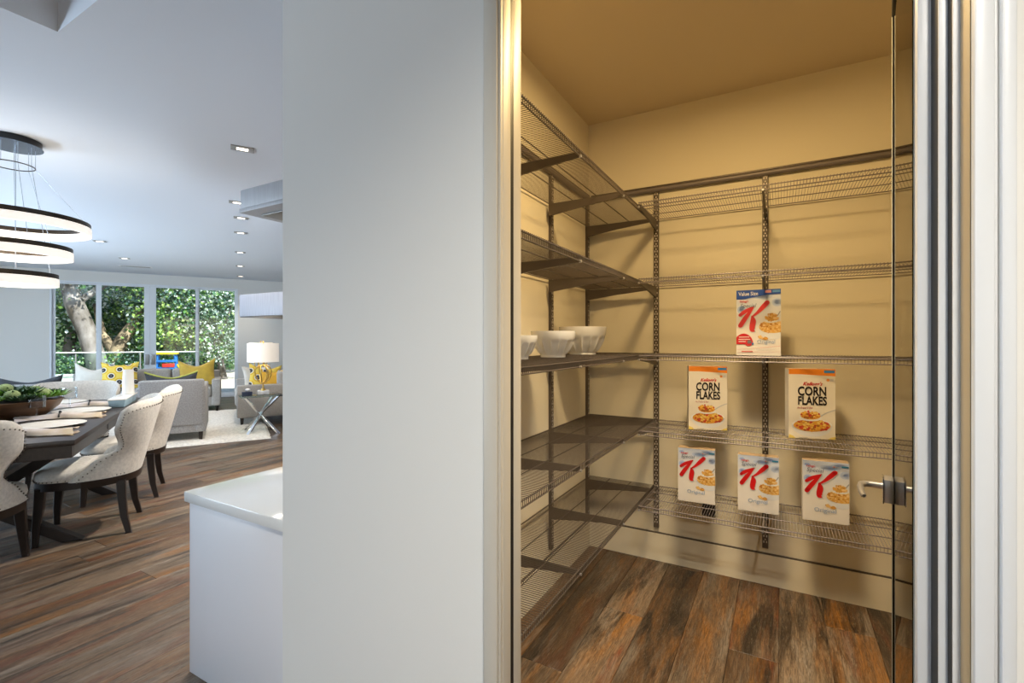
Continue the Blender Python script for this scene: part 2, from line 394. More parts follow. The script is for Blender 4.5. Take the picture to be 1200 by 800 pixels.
# ceiling with a recessed tray above the kitchen
RX0, RX1, RY0, RY1, RZ = -2.99, 1.2, -2.2, .906, 3.20
cm = MB()
for rc in ([(-30, -30), (RX0, -30), (RX0, 30), (-30, 30)], [(RX1, -30), (30, -30), (30, 30), (RX1, 30)],
           [(RX0, -30), (RX1, -30), (RX1, RY0), (RX0, RY0)], [(RX0, RY1), (RX1, RY1), (RX1, 30), (RX0, 30)]):
    p = clip_house(rc, .1)
    if len(p) > 2: cm.prism(p, CEIL, RZ+.1)
cm.prism([(RX0, RY0), (RX1, RY0), (RX1, RY1), (RX0, RY1)], RZ, RZ+.1)
struct(cm.build('ceiling', M['ceil']))
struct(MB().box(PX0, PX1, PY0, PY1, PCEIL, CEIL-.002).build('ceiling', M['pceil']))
# walls round the pantry: the outside skins are white, the inside skins cream
WY0, WY1 = .977, 1.08; OPX0, OPX1, OPZ = -.600, .262, 2.45
def two_skin(name, boxes):            # boxes: (x0,x1,y0,y1,z0,z1,mat)
    mb = MB()
    for b in boxes: mb.box(*b[:6], b[6])
    return struct(mb.build(name))
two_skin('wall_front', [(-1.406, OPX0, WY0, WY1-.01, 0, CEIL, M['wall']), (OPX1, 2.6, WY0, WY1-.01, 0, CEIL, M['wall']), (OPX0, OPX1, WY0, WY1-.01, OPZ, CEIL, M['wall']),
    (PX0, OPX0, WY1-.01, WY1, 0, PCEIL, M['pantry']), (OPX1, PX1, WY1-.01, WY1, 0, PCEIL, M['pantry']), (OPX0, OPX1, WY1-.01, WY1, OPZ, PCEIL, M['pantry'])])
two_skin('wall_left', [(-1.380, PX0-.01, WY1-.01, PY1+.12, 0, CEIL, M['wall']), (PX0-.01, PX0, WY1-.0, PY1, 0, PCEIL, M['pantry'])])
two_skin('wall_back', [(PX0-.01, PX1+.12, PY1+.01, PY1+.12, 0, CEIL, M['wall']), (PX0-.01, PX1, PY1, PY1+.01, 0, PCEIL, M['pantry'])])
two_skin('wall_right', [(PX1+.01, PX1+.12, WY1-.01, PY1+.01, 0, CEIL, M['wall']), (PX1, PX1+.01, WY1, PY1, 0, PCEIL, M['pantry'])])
# tall baseboards topped by a dark strip that paints in the shadow line
for nm, bx, rv in (('baseboard_back', (PX0+.014, PX1, PY1-.014, PY1, 0, .163), (PX0+.008, PX1, PY1-.008, PY1, .163, .171)),
                   ('baseboard_left', (PX0, PX0+.014, PY0, PY1, 0, .163), (PX0, PX0+.008, PY0, PY1, .163, .171))):
    o = struct(MB().box(*bx).build(nm, M['pantry'])); MB().box(*rv).build('painted_shadow_line', M['steel'], o)
# living room walls, built in the (m, l) frame
def lroot(o, m=0, l=0, z=0, rz=0): o.location = WL(m, l, z); o.rotation_euler = (0, 0, A60+rz); return o
DM0, DM1, DZ = -3.20, .135, 2.575           # sliding door opening
mb = MB(); mb.box(ML, DM0, 0, .1, 0, CEIL); mb.box(DM1, MR, 0, .1, 0, CEIL); mb.box(DM0, DM1, 0, .1, DZ, CEIL)
lroot(struct(mb.build('wall_far', M['wall'])), 0, FAR)
mb = MB()
for a, b in ((LR, 3.7), (10.3, FAR)): mb.box(-.1, 0, a, b, 0, CEIL)
for a, b in ((3.7, 10.3),): mb.box(-.1, 0, a, b, 0, .25); mb.box(-.1, 0, a, b, 2.6, CEIL)
lroot(struct(mb.build('wall_side', M['wall'])), ML)
mb = MB(); mb.box(ML, -3.1, -.1, 0, 0, CEIL); mb.box(.1, MR, -.1, 0, 0, CEIL); mb.box(-3.1, .1, -.1, 0, 0, .25); mb.box(-3.1, .1, -.1, 0, 2.6, CEIL)
lroot(struct(mb.build('wall_rear', M['wall'])), 0, LR)
lroot(struct(MB().box(0, .1, LR, FAR, 0, CEIL).build('wall_end', M['wall'])), MR)

# ---------------------------------------------------------------- pantry door casing, jambs, stops (extruded profiles)
def strip(name, x0, x1, y0, y1, m, z1=OPZ, z0=0, bev=.0015, kind=True):
    o = MB().box(x0, x1, y0, y1, z0, z1).build(name, m, bevel=bev, seg=2)
    return struct(o)
t1 = struct(empty('trim_1')); t2 = struct(empty('trim_2'))
def prof(root, nm, x0, x1, y0, y1, m, bev=.0015): return MB().box(x0, x1, y0, y1, 0, OPZ).build(nm, m, root, bevel=bev, seg=2)
# left (latch) side
prof(t1, 'casing_board', -.622, -.584, .9600, .9768, M['trimw'], .003)
prof(t1, 'casing_bead', -.5838, -.5765, .9655, .9768, M['trimw'], .002)
prof(t1, 'jamb_board', -.5995, -.5765, .9775, 1.0150, M['trimw'])
prof(t1, 'rubber_gasket', -.5995, -.5790, 1.0155, 1.0345, M['gasket'])
prof(t1, 'door_stop', -.5995, -.5820, 1.0350, 1.0790, M['trimw'], .002)
# right (hinge) side: each step faces the camera, each return faces the opening
prof(t2, 'casing_board', .2530, .2760, .9600, .9768, M['trim'], .003)
prof(t2, 'casing_bead', .2762, .2815, .9680, .9768, M['trim'], .002)
prof(t2, 'casing_backband', .2817, .2990, .9560, .9768, M['trim'], .004)
prof(t2, 'rubber_gasket', .2540, .2618, .9772, .9790, M['gasket'], 0)
prof(t2, 'jamb_board', .2528, .2618, .9792, 1.0238, M['tan'], .0008)
prof(t2, 'door_stop', .2442, .2618, 1.0242, 1.0290, M['trim'], .0008)
prof(t2, 'rubber_gasket', .2448, .2618, 1.0292, 1.0550, M['gasket'], 0)
prof(t2, 'door_stop', .2332, .2618, 1.0552, 1.0600, M['trim'], .0008)
prof(t2, 'rubber_gasket', .2345, .2618, 1.0602, 1.1070, M['gasket'], 0)
prof(t2, 'hinge_stile', .2155, .2618, 1.1075, 1.1400, M['trim'], .0015)
# ---------------------------------------------------------------- glass door standing open into the pantry
HX, HY, DLEN = .2170, 1.1260, .762
dyaw = math.atan2(.0985, .775)            # swing just past ninety degrees
door = struct(empty('door_1', (HX, HY, .010), -dyaw))     # local +Y runs from hinge to latch edge, local -X faces the camera
DH = 2.335
MB().box(-.005, .005, .004, DLEN-.004, 0, DH).build('glass_pane', M['dglass'], door)
MB().box(-.0076, -.0052, DLEN-.010, DLEN, 0, DH).build('dark_edge_line', M['gasket'], door)  # added strip, coloured dark for the reflection inside the glass edge
MB().box(-.0092, -.0077, DLEN-.010, DLEN, 0, DH).build('pale_edge_line', M['edgel'], door)  # added strip for the bright line along the glass edge
MB().box(-.005, .005, DLEN-.0038, DLEN, 0, DH).build('polished_edge', M['edge'], door)  # edge coloured dark for the same inner reflection
rbox('top_patch', -.0095, .008, DLEN-.10, DLEN+.002, DH-.004, DH+.06, M['canopy'], door, .002)
lz = .866
for s, nm in ((-1, 'lock_case'), (1, 'lock_case')):
    x0, x1 = (-.030, -.0055) if s < 0 else (.0055, .024)
    lc = rbox(nm, x0, x1, DLEN-.068, DLEN-.002, lz-.038, lz+.034, M['satin'], door, .004)
    rbox('cover_plate', x0-.003 if s < 0 else x1, x0 if s < 0 else x1+.003, DLEN-.070, DLEN, lz-.040, lz+.036, M['chrome'], lc, .001)
    xs = -.031 if s < 0 else .027
    pts = [(xs, DLEN-.034, lz+.006), (xs+s*.030, DLEN-.034, lz+.006), (xs+s*.046, DLEN-.037, lz+.006), (xs+s*.055, DLEN-.048, lz+.0055), (xs+s*.057, DLEN-.068, lz+.004), (xs+s*.055, DLEN-.105, lz), (xs+s*.050, DLEN-.145, lz-.002), (xs+s*.047, DLEN-.156, lz-.002)]
    MB().tube(pts, [.0098, .0098, .0098, .0095, .009, .0082, .0078, .005], 12).build('lever_handle', M['satin'], door, smooth=True)
for hz in (.18, 2.22):
    rbox('hinge', -.012, .012, -.008, .055, hz-.045, hz+.045, M['satin'], door, .003)

# ================================================================ PANTRY THINGS
SZ = [2.072, 1.666, 1.258, .858, .4575]
ORD = ['topmost', 'second from the top', 'middle', 'fourth from the top', 'lowest']
LSY0, LSY1, SD = 1.14, PY1-.012, .424
LST = [1.200, 1.778, 2.356, 2.915]; BST = [-.656, -.072, .600]
def shelf(name, L, D, braces, m_w, skip_end=False):
    """local: x along the shelf 0..L, y from the wall 0 out to -D, top of wires at z=0"""
    root = empty(name); mb = MB(); w = .0008
    n = int(L/.0127)
    for i in range(n+1):
        x = .004+i*(L-.008)/n
        mb.box(x-w, x+w, -D+.003, -.012, -.0022, -.0004)
        mb.box(x-w, x+w, -D+.0005, -D+.003, -.026, -.0004)          # the wires turn down at the front lip
    stuff(mb.build('cross_wires', m_w, root))
    for y, z, r in ((-.014, -.0055, .0026), (-.014-(D-.02)/3, -.0055, .0025), (-.014-2*(D-.02)/3, -.0055, .0025), (-D+.0035, -.0055, .0030), (-D+.0035, -.0265, .0030)):
        MB().tube([(0, y, z), (L, y, z)], r, 6).build('long_rod', m_w, root, smooth=True)
    for x in braces:
        t = .0045
        b = MB().add([(x-t, -.022, -.010), (x-t, -.022, -.075), (x-t, -D*.5, -.050), (x-t, -D+.004, -.030), (x-t, -D+.004, -.010),
                      (x+t, -.022, -.010), (x+t, -.022, -.075), (x+t, -D*.5, -.050), (x+t, -D+.004, -.030), (x+t, -D+.004, -.010)],
                     [(0, 1, 2, 3, 4), (9, 8, 7, 6, 5), (0, 5, 6, 1), (1, 6, 7, 2), (2, 7, 8, 3), (3, 8, 9, 4), (4, 9, 5, 0)]).build('bracket', M['steel'], root)
        MB().tube([(x, -D+.006, -.0265), (x, -D-.004, -.0265)], .0055, 8).build('rod_clip', M['satin'], b, smooth=True)
    return root
for k, z in enumerate(SZ):
    L = LSY1-LSY0
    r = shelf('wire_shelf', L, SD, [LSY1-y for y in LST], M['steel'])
    # left wall: local x runs toward -Y so that local -y points into the room (+X)
    r.location = (PX0, LSY1, z); r.rotation_euler = (0, 0, R(-90))
    r.rotation_euler = (0, 0, -PI/2)
    # with rz=-90: local x -> -Y, local -y -> -X ; mirror instead by rz=+90 from the near end
    r.rotation_euler = (0, 0, PI/2); r.location = (PX0, LSY0, z)
    for ch in r.children:
        pass
    tag(r, {0: 'topmost brown wire shelf on the left pantry wall', 1: 'brown wire shelf on the left wall, second from the top', 2: 'brown wire shelf on the left wall holding the white bowls', 3: 'brown wire shelf on the left wall, second from the bottom', 4: 'lowest brown wire shelf on the left wall, just above floor'}[k], 'shelf', 'wire shelves on the left pantry wall')
for k, z in enumerate(SZ):
    x0 = PX0+SD+.012; L = PX1-.004-x0
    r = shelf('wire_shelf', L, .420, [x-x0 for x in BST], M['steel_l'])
    r.location = (x0, PY1, z)
    tag(r, {0: 'topmost grey wire shelf along the back pantry wall', 1: 'empty grey wire shelf on back wall above the tall blue-banded box', 2: 'grey wire shelf seen edge-on under the blue-banded cereal box', 3: 'grey wire shelf on back wall carrying two corn flakes boxes', 4: 'lowest grey wire shelf on back wall carrying three cereal boxes'}[k], 'shelf', 'wire shelves on the back pantry wall')

def standard(name, label):
    root = empty(name); zt, zb = 2.268, .200
    mb = MB(); w = .0145
    mb.box(-w, w, -.018, 0, zb, zt)
    mb.build('channel', M['steel'], root, bevel=.0015, seg=1)
    sl = MB(); z = zb+.03
    while z < zt-.02:
        for s in (-.0065, .0065): sl.box(s-.0022, s+.0022, -.0184, -.0178, z, z+.011)
        sl.sphere((0, -.0182, z+.019), .0038, nu=6, nv=3, sc=(1, .2, 1))
        z += .0315
    stuff(sl.build('slots', M['slot'], root))
    return tag(root, label, 'upright', 'slotted shelf uprights')
LLAB = ['slotted upright on left wall nearest the pantry doorway', 'slotted upright on left wall second from the doorway', 'slotted upright on left wall behind the white bowls', 'slotted upright on the left wall tight in the corner']
for y, lb in zip(LST, LLAB):
    o = standard('shelf_standard', lb); o.location = (PX0, y, 0); o.rotation_euler = (0, 0, PI/2)
for x, lb in zip(BST, ['slotted upright on back wall left of the cereal boxes', 'slotted upright on back wall behind the middle cereal boxes', 'slotted upright on back wall beyond the open glass door']):
    o = standard('shelf_standard', lb); o.location = (x, PY1, 0)
def hang_rail(L, label):
    root = empty('hang_rail')
    MB().tube([(0, -.016, 2.247), (L, -.016, 2.247)], .0155, 12).build('rail_tube', M['steel_l'], root, smooth=True)
    MB().box(0, L, -.022, -.0, 2.2625, 2.2715).build('rail_lip', M['steel'], root, bevel=.001, seg=1)
    return tag(root, label, 'rail')
o = hang_rail(PX1-PX0-.03, 'long bronze hanging rail high on the back pantry wall'); o.location = (PX0+.025, PY1, 0)
o = hang_rail(PY1-PY0-.04, 'long bronze hanging rail high on the left pantry wall'); o.location = (PX0, PY0+.01, 0); o.rotation_euler = (0, 0, PI/2)

# ---- bowls
def bowl(name, rad, ht, loc, label):
    br = rad*.56
    pr = [(0, .004), (br*.92, .004), (br, 0), (br, .010)]
    outer = []
    for i in range(15):
        t = i/14; r = br*1.02+(rad-br*1.02)*math.sin(t*PI/2)**.85; outer.append((r, .012+(ht-.012)*t))
    n = 150
    def flute(r, z, t, i):
        if 5 <= i <= 13:
            k = (t*15/(2*PI)) % 1.0; d = math.sqrt(max(0, 1-(2*k-1)**2)); e = min(1, (i-4)/1.5, (12.5-i)/1.0) if i < 13 else 0; return r-rad*.072*d*e+rad*.024*e
        return r
    inner = [(rad*.985, ht), (rad*.955, ht-.003)]+[((r-.006) if r > .02 else 0, z+.005) for r, z in reversed(outer[1:-1])]+[(0, .017)]
    mb = MB(); mb.lathe(pr+outer+inner, n, None, fn=flute)
    o = mb.build(name, M['ceramic'], smooth=True, angle=32); o.location = loc
    return tag(o, label, 'bowl', 'white fluted bowls on the left shelf')
bowl('fluted_bowl', .082, .096, (-.935, 1.70, SZ[2]), 'smallest white fluted bowl, cut off by the door jamb')
bowl('fluted_bowl', .102, .118, (-.905, 1.985, SZ[2]), 'medium white fluted bowl, middle of the three')
bowl('fluted_bowl', .130, .150, (-.950, 2.475, SZ[2]), 'largest white fluted bowl, nearest the pantry corner')

# ---- cereal boxes
class Print:                       # flat coloured polygons layered in front of the carton face (X-Z plane, facing -Y)
    def __init__(s): s.v = []; s.f = []; s.c = []; s.d = .0003
    def poly(s, pts, col):
        b = len(s.v); s.v += [(x, -s.d, z) for x, z in pts]; s.f.append(tuple(range(b, b+len(pts)))); s.c += [(*col, 1)]*len(pts)
    def layer(s): s.d += .00012
    def rect(s, x0, x1, z0, z1, col): s.poly([(x0, z0), (x1, z0), (x1, z1), (x0, z1)], col)
    def grad(s, x0, x1, z0, z1, c0, c1):
        b = len(s.v); s.v += [(x, -s.d, z) for x, z in ((x0, z0), (x1, z0), (x1, z1), (x0, z1))]; s.f.append((b, b+1, b+2, b+3))
        s.c += [(*c0, 1), (*c0, 1), (*c1, 1), (*c1, 1)]
    def brush(s, pts, col):        # tapered stroke: (x, z, width)
        L = []; Rr = []
        fine = []
        for i in range(len(pts)-1):
            p0 = pts[max(i-1, 0)]; p1 = pts[i]; p2 = pts[i+1]; p3 = pts[min(i+2, len(pts)-1)]
            for j in range(6):
                t = j/6; fine.append(tuple(.5*(2*p1[k]+(p2[k]-p0[k])*t+(2*p0[k]-5*p1[k]+4*p2[k]-p3[k])*t*t+(3*p1[k]-p0[k]-3*p2[k]+p3[k])*t**3) for k in range(3)))
        fine.append(pts[-1]); n = len(fine)
        for i, (x, z, w) in enumerate(fine):
            a = fine[min(i+1, n-1)]; c = fine[max(i-1, 0)]; dx, dz = a[0]-c[0], a[1]-c[1]; q = math.hypot(dx, dz) or 1
            L.append((x-dz/q*w/2, z+dx/q*w/2)); Rr.append((x+dz/q*w/2, z-dx/q*w/2))
        for i in range(n-1): s.poly([L[i], Rr[i], Rr[i+1], L[i+1]], col)
        for (x, z, w) in (fine[0], fine[-1]):
            s.poly([(x+w/2*math.cos(a*PI/6), z+w/2*math.sin(a*PI/6)) for a in range(12)], col)
    def ellipse(s, cx, cz, rx, rz, col, a0=0, a1=2*PI, xmax=None, n=24):
        pts = [(cx+rx*math.cos(a0+(a1-a0)*i/n), cz+rz*math.sin(a0+(a1-a0)*i/n)) for i in range(n+(a1-a0 < 6))]
        if xmax is not None: pts = clip(pts, 1, 0, xmax)
        if len(pts) > 2: s.poly(pts, col)
    def flakes(s, cx, cz, rx, rz, n, cols, size, xmax=None, seed=1):
        rr = random.Random(seed)
        for i in range(n):
            a = rr.uniform(0, 2*PI); q = math.sqrt(rr.random()); x = cx+rx*q*math.cos(a); z = cz+rz*q*math.sin(a)
            c = rr.choice(cols); k = 6; ph = rr.uniform(0, 6); sz = size*rr.uniform(.6, 1.2)
            pts = [(x+sz*math.cos(ph+j*2*PI/k)*rr.uniform(.6, 1.1), z+.75*sz*math.sin(ph+j*2*PI/k)*rr.uniform(.6, 1.1)) for j in range(k)]
            if xmax is not None: pts = clip(pts, 1, 0, xmax)
            s.d += .000002
            if len(pts) > 2: s.poly(pts, c)
    def build(s, name, parent):
        me = bpy.data.meshes.new(name); me.from_pydata(s.v, [], s.f); me.materials.append(M['print'])
        o = bpy.data.objects.new(name, me); COL.objects.link(o); o.parent = parent; set_cols(o, s.c, 'Col'); return o
GOLD = [(.62, .30, .05), (.75, .42, .10), (.80, .52, .18), (.50, .20, .03), (.66, .36, .08), (.85, .62, .30)]
CORN = [(.75, .36, .04), (.82, .48, .07), (.60, .20, .02), (.45, .04, .02), (.55, .05, .03), (.85, .60, .15), (.35, .12, .02)]
def carton(name, W, H, D, loc, yaw, label, group, top):
    root = empty(name, loc, yaw)          # local: x 0..W, front face at y=0, depth to +y
    MB().box(0, W, 0, D, 0, H-.002).build('carton', M['board'], root, bevel=.0008, seg=1)
    MB().box(.001, W-.001, .001, D*.52, H-.002, H+.0005).box(.001, W-.001, D*.48, D-.001, H-.002, H+.0016).build('top_flaps', top, root, bevel=.0004, seg=1)
    return tag(root, label, 'cereal box', group)
def corn_box(loc, yaw, label, W=.192, H=.337):
    r = carton('cereal_box', W, H, .062, loc, yaw, label, 'corn flakes boxes on the back shelf', M['kraft'])
    p = Print(); p.rect(0, W, 0, H, (.80, .74, .62)); p.layer()
    p.poly([(0, H-.026), (W*.25, H-.026), (W*.45, H-.028), (W, H-.034), (W, H), (0, H)], (.80, .24, .02)); p.layer()
    p.rect(W*.76, W*.985, H-.018, H-.006, (.03, .22, .55)); p.ellipse(W*.845, H-.052, W*.035, W*.035, (.85, .30, .06)); p.rect(W*.885, W*.96, H-.058, H-.046, (.62, .60, .58))
    # bowl of flakes with a spoon
    cx, cz = W*.50, H*.190; p.layer()
    p.ellipse(cx, cz, W*.44, H*.165, (.78, .77, .76), PI, 2*PI); p.ellipse(cx, cz, W*.44, H*.098, (.86, .85, .83)); p.layer()
    p.ellipse(cx, cz-.001, W*.40, H*.086, (.70, .34, .05)); p.layer(); p.flakes(cx, cz, W*.385, H*.080, 120, CORN, .0085, seed=3); p.layer()
    p.brush([(W*.69, H*.325, .006), (W*.80, H*.37, .0045), (W*.92, H*.405, .0045), (W*.995, H*.42, .0045)], (.55, .55, .56)); p.layer()
    p.ellipse(W*.47, H*.295, W*.245, H*.045, (.80, .79, .77)); p.layer(); p.ellipse(W*.47, H*.325, W*.215, H*.052, (.72, .38, .06)); p.layer(); p.flakes(W*.47, H*.338, W*.195, H*.056, 64, CORN, .0085, seed=5)
    p.layer(); p.poly([(0, 0), (W*.14, 0), (W*.10, H*.03), (0, H*.055)], (.80, .62, .15)); p.poly([(W, 0), (W*.84, 0), (W*.92, H*.028), (W, H*.04)], (.80, .62, .15)); p.rect(W*.22, W*.40, H*.012, H*.020, (.55, .52, .48))
    p.build('front_print', r)
    y = -p.d-.0003
    text("Kellogg's", .0240, M['ink_red'], r, (W*.300, y, H*.765), bold=.0004, shear=.38, fit=W*.42)
    text('CORN', .0600, M['ink_black'], r, (W*.190, y, H*.622), bold=.0016, fit=W*.61)
    text('FLAKES', .0570, M['ink_black'], r, (W*.190, y, H*.488), bold=.0016, fit=W*.62)
    text('the Original & Best', .0130, M['ink_dkred'], r, (W*.175, y, H*.430), shear=.3, fit=W*.34)
    return r
def k_box(loc, yaw, label, W=.188, H=.290, value=False, group='cereal boxes with a red letter on the lowest back shelf'):
    r = carton('cereal_box', W, H, .058, loc, yaw, label, group, M['kraft'] if not value else M['board'])
    p = Print(); lo = (.80, .77, .74); sk = (.28, .44, .82)
    p.rect(0, W, 0, H*.50, lo); p.grad(0, W, H*.50, H, lo, (.60, .69, .88)); p.layer()
    for cx, cz, rx, rz in ((.10, .93, .16, .06), (.60, .90, .22, .05), (.92, .80, .12, .06), (.80, .95, .18, .04), (.12, .70, .14, .09)):
        for q, g in ((1., .30), (.7, .55), (.4, .8)):
            p.ellipse(W*cx, H*cz, W*rx*q, H*rz*q, tuple(a*(1-g)+b*g for a, b in zip((.64, .71, .85), sk)), xmax=W) if W*(cx-rx*q) > 0 and H*(cz+rz*q) < H else None
        p.layer()
    # bowl running off the right edge
    bx, bz = W*.83, H*.415
    p.ellipse(bx, bz, W*.33, H*.17, (.72, .74, .78), PI, 2*PI, xmax=W); p.ellipse(bx, bz, W*.33, H*.075, (.80, .81, .82), xmax=W); p.layer()
    p.brush([(W*.93, H*.60, .004), (W*.985, H*.66, .004)], (.30, .32, .36)); p.layer()
    p.ellipse(bx, bz+.004, W*.31, H*.088, (.76, .50, .18), xmax=W); p.layer(); p.flakes(bx, bz+.010, W*.30, H*.098, 130, GOLD, .0075, xmax=W, seed=7); p.layer()
    p.ellipse(W*.80, H*.525, W*.16, H*.03, (.82, .82, .82), xmax=W); p.layer(); p.flakes(W*.80, H*.575, W*.14, H*.058, 60, GOLD, .0078, xmax=W, seed=8); p.layer()
    p.flakes(W*.55, H*.275, W*.035, H*.016, 9, GOLD, .009, seed=4); p.flakes(W*.66, H*.26, W*.045, H*.018, 10, GOLD, .009, seed=6); p.layer()
    # brushed red letter K, pale outline first
    dz = .0 if not value else .012
    strokes = [[(.095, .495, .085), (.20, .600, .085), (.30, .690, .062), (.40, .775, .022)],
               [(.085, .655, .062), (.19, .705, .074), (.30, .745, .055), (.41, .785, .018)],
               [(.70, .835, .085), (.60, .765, .085), (.48, .685, .055), (.36, .625, .030)],
               [(.365, .630, .040), (.385, .560, .10), (.365, .475, .10), (.37, .425, .085), (.415, .405, .022)]]
    for ex, col in ((.026, (.60, .58, .57)), (.0, (.62, .008, .010) if not value else (.66, .045, .045))):
        for st in strokes: p.brush([(x*W+(.0015 if ex else 0), z*H-dz-(.0015 if ex else 0), w*W*1.28+ex*W*.6) for x, z, w in st], col)
        p.layer()
    if not value:
        p.rect(W*.84, W*.985, H*.925, H*.95, (.04, .26, .50)); p.ellipse(W*.68, H*.925, W*.02, W*.02, (.80, .30, .20)); p.rect(W*.705, W*.77, H*.918, H*.93, (.55, .55, .55))
        p.rect(W*.36, W*.64, H*.135, H*.138, (.62, .62, .64)); p.rect(W*.04, W*.20, H*.018, H*.022, (.55, .58, .65))
    else:
        p.layer(); p.poly([(0, H*.86), (W*.2, H*.865), (W*.45, H*.895), (W*.7, H*.92), (W, H*.925), (W, H), (0, H)], (.03, .09, .42)); p.layer()
        p.rect(W*.66, W*.79, H*.945, H*.985, (.66, .30, .30)); p.rect(W*.82, W*.985, H*.95, H*.985, (.12, .30, .62)); p.layer()
        c = [(0, H*.17)]+[(W*.18+W*.20*math.cos(a), H*.17+H*.155*math.sin(a)) for a in np.linspace(0, PI, 14)]+[(0, H*.24)]
        p.poly(clip([(W*.39, H*.17)]+[(W*.17+W*.22*math.cos(a), H*.17+H*.165*math.sin(a)) for a in np.linspace(.05, PI, 16)]+[(0, H*.17)], -1, 0, 0), (.58, .02, .03)); p.layer()
        for q, (a, b) in enumerate(((.06, .30), (.05, .32), (.05, .22))): p.rect(W*a, W*b, H*(.275-q*.035), H*(.287-q*.035), (.80, .72, .70))
        p.ellipse(W*.30, H*.205, W*.05, W*.05, (.18, .18, .20)); p.ellipse(W*.28, H*.165, W*.07, W*.035, (.60, .05, .06)); p.ellipse(W*.375, H*.18, W*.022, W*.03, (.05, .25, .60))
        p.brush([(W*.02, H*.09, .0012), (W*.4, H*.11, .0012), (W*.98, H*.145, .0012)], (.65, .22, .20)); p.brush([(W*.02, H*.045, .0012), (W*.5, H*.055, .0012), (W*.98, H*.06, .0012)], (.65, .35, .32))
        p.rect(W*.12, W*.38, H*.055, H*.068, (.58, .12, .12)); p.rect(W*.46, W*.90, H*.10, H*.104, (.60, .60, .62)); p.rect(W*.46, W*.80, H*.085, H*.089, (.60, .60, .62))
    p.build('front_print', r)
    y = -p.d-.0003; up = H*.895 if not value else H*.815
    text("Kellogg's", .0145, M['ink_red'], r, (W*.075, y, up), bold=.0002, shear=.35, fit=W*.20)
    text('Special', .0270, M['ink_slate'], r, (W*.085, y, up-H*.078), shear=.22, fit=W*.37)
    text('Original', .0265, M['ink_blue'], r, (W*.25 if not value else W*.47, y, H*.168 if not value else H*.185), fit=W*.47 if not value else W*.40, bold=.0002)
    if value: text('Value Size', .0265, M['ink_white'], r, (W*.05, y, H*.917), bold=.0003, fit=W*.45)
    return r
k_box((-.490, 2.725, SZ[4]), R(3.9), 'white and blue cereal box, leftmost of three on the lowest back shelf', H=.289, W=.187)
k_box((-.192, 2.724, SZ[4]), R(3.1), 'white and blue cereal box, middle of three on the lowest back shelf', H=.286, W=.186)
k_box((.095, 2.733, SZ[4]), R(3.9), 'white and blue cereal box, rightmost of three beside the door handle', H=.292, W=.190)
corn_box((-.429, 2.692, SZ[3]), R(16.5), 'orange-topped corn flakes box on left, above the leftmost red-letter box', W=.192)
corn_box((.036, 2.698, SZ[3]), R(15.2), 'orange-topped corn flakes box on right, nearer the glass door', W=.201)
k_box((-.197, 2.700, SZ[2]), R(-.5), 'tall cereal box with blue top band alone on the middle shelf', W=.199, H=.332, value=True, group=None)
# ---- low black wall vent
v = empty('wall_vent', (-.361, PY1, .352)); MB().box(-.036, .036, -.006, 0, -.034, .034).build('vent_plate', M['vent'], v, bevel=.001, seg=1)
for i in range(5): MB().box(-.033, .033, -.010, -.006, -.030+i*.0125, -.0225+i*.0125).build('louvre', M['vent'], v)
tag(v, 'small black louvred vent low on back wall behind the wires', 'vent')
# ---- pantry ceiling lamp (just above the frame)
pl_ = empty('ceiling_lamp', (-.20, 1.78, PCEIL)); MB().lathe([(0, 0), (.125, 0), (.125, -.018), (.118, -.022)], 32).build('base_ring', M['satin'], pl_, smooth=True)
MB().lathe([(.117, -.020), (.105, -.036), (.075, -.048), (.035, -.054), (0, -.055)], 32).build('diffuser', M['dome'], pl_, smooth=True)
tag(pl_, 'round flush warm ceiling lamp in the pantry', 'lamp')
lo = light('pantry_lamp_light', 'AREA', (-.20, 1.78, PCEIL-.060), 23, (1, .68, .29), shape='DISK', size=.20)
light('pantry_lamp_beam', 'SPOT', (-.20, 1.78, PCEIL-.062), 40, (1, .72, .36), spot_size=R(140), spot_blend=.6, shadow_soft_size=.18)
light('pantry_low_fill', 'SPOT', (-.20, 1.78, PCEIL-.064), 250, (1, .86, .64), spot_size=R(88), spot_blend=.8, shadow_soft_size=.22)  # added narrow spot at the lamp, brightening the lower pantry wall

# ================================================================ KITCHEN END
cab = empty('desk_cabinet'); rbox('cabinet_body', -2.072, -1.384, 1.028, 2.30, 0, .687, M['counter'], cab, .003)
for i in range(2): rbox('door', -2.084, -2.0725, 1.06+i*.62, 1.66+i*.62, .08, .675, M['counter'], cab, .002)
tag(cab, 'low white lacquered cabinet end panel under the white worktop', 'cabinet')
wt = rbox('worktop', -2.086, -1.382, 1.014, 2.31, .6875, .728, M['quartz'], None, .003); tag(wt, 'glossy white quartz worktop on the low cabinet', 'worktop')
hd = empty('range_hood', (0, 0, 0))
rbox('canopy', -1.906, -1.383, 1.136, 1.95, 1.868, 1.942, M['hood'], hd, .003); rbox('canopy_rim', -1.909, -1.383, 1.133, 1.953, 1.850, 1.8675, M['hood'], hd, .002)
for i in range(2): rbox('filter', -1.85, -1.43, 1.19+i*.37, 1.52+i*.37, 1.844, 1.8495, M['hooddark'], hd, .002)
for i in range(2): MB().tube([(-1.80, 1.26+i*.37, 1.840), (-1.50, 1.42+i*.37, 1.840)], .012, 8).build('reflection_stripe', M['satin'], hd, smooth=True)  # pale bars modelled for the light stripes reflected under the hood
tag(hd, 'thin pale steel cooker hood canopy jutting past the wall end', 'cooker hood')
h2 = empty('extractor_box', (-5.451, 3.238, 0))
rbox('box_body', 0, 1.15, 0, .60, 1.612, 1.862, M['hood2'], h2, .003); rbox('bottom_trim', .005, 1.145, .005, .595, 1.603, 1.6115, M['bronze'], h2, .001)
rbox('duct', .72, 1.02, .15, .45, 1.8625, CEIL-.001, M['hood2'], h2, .003)
tag(h2, 'grey brushed metal hood box hanging left of the wall edge', 'cooker hood')

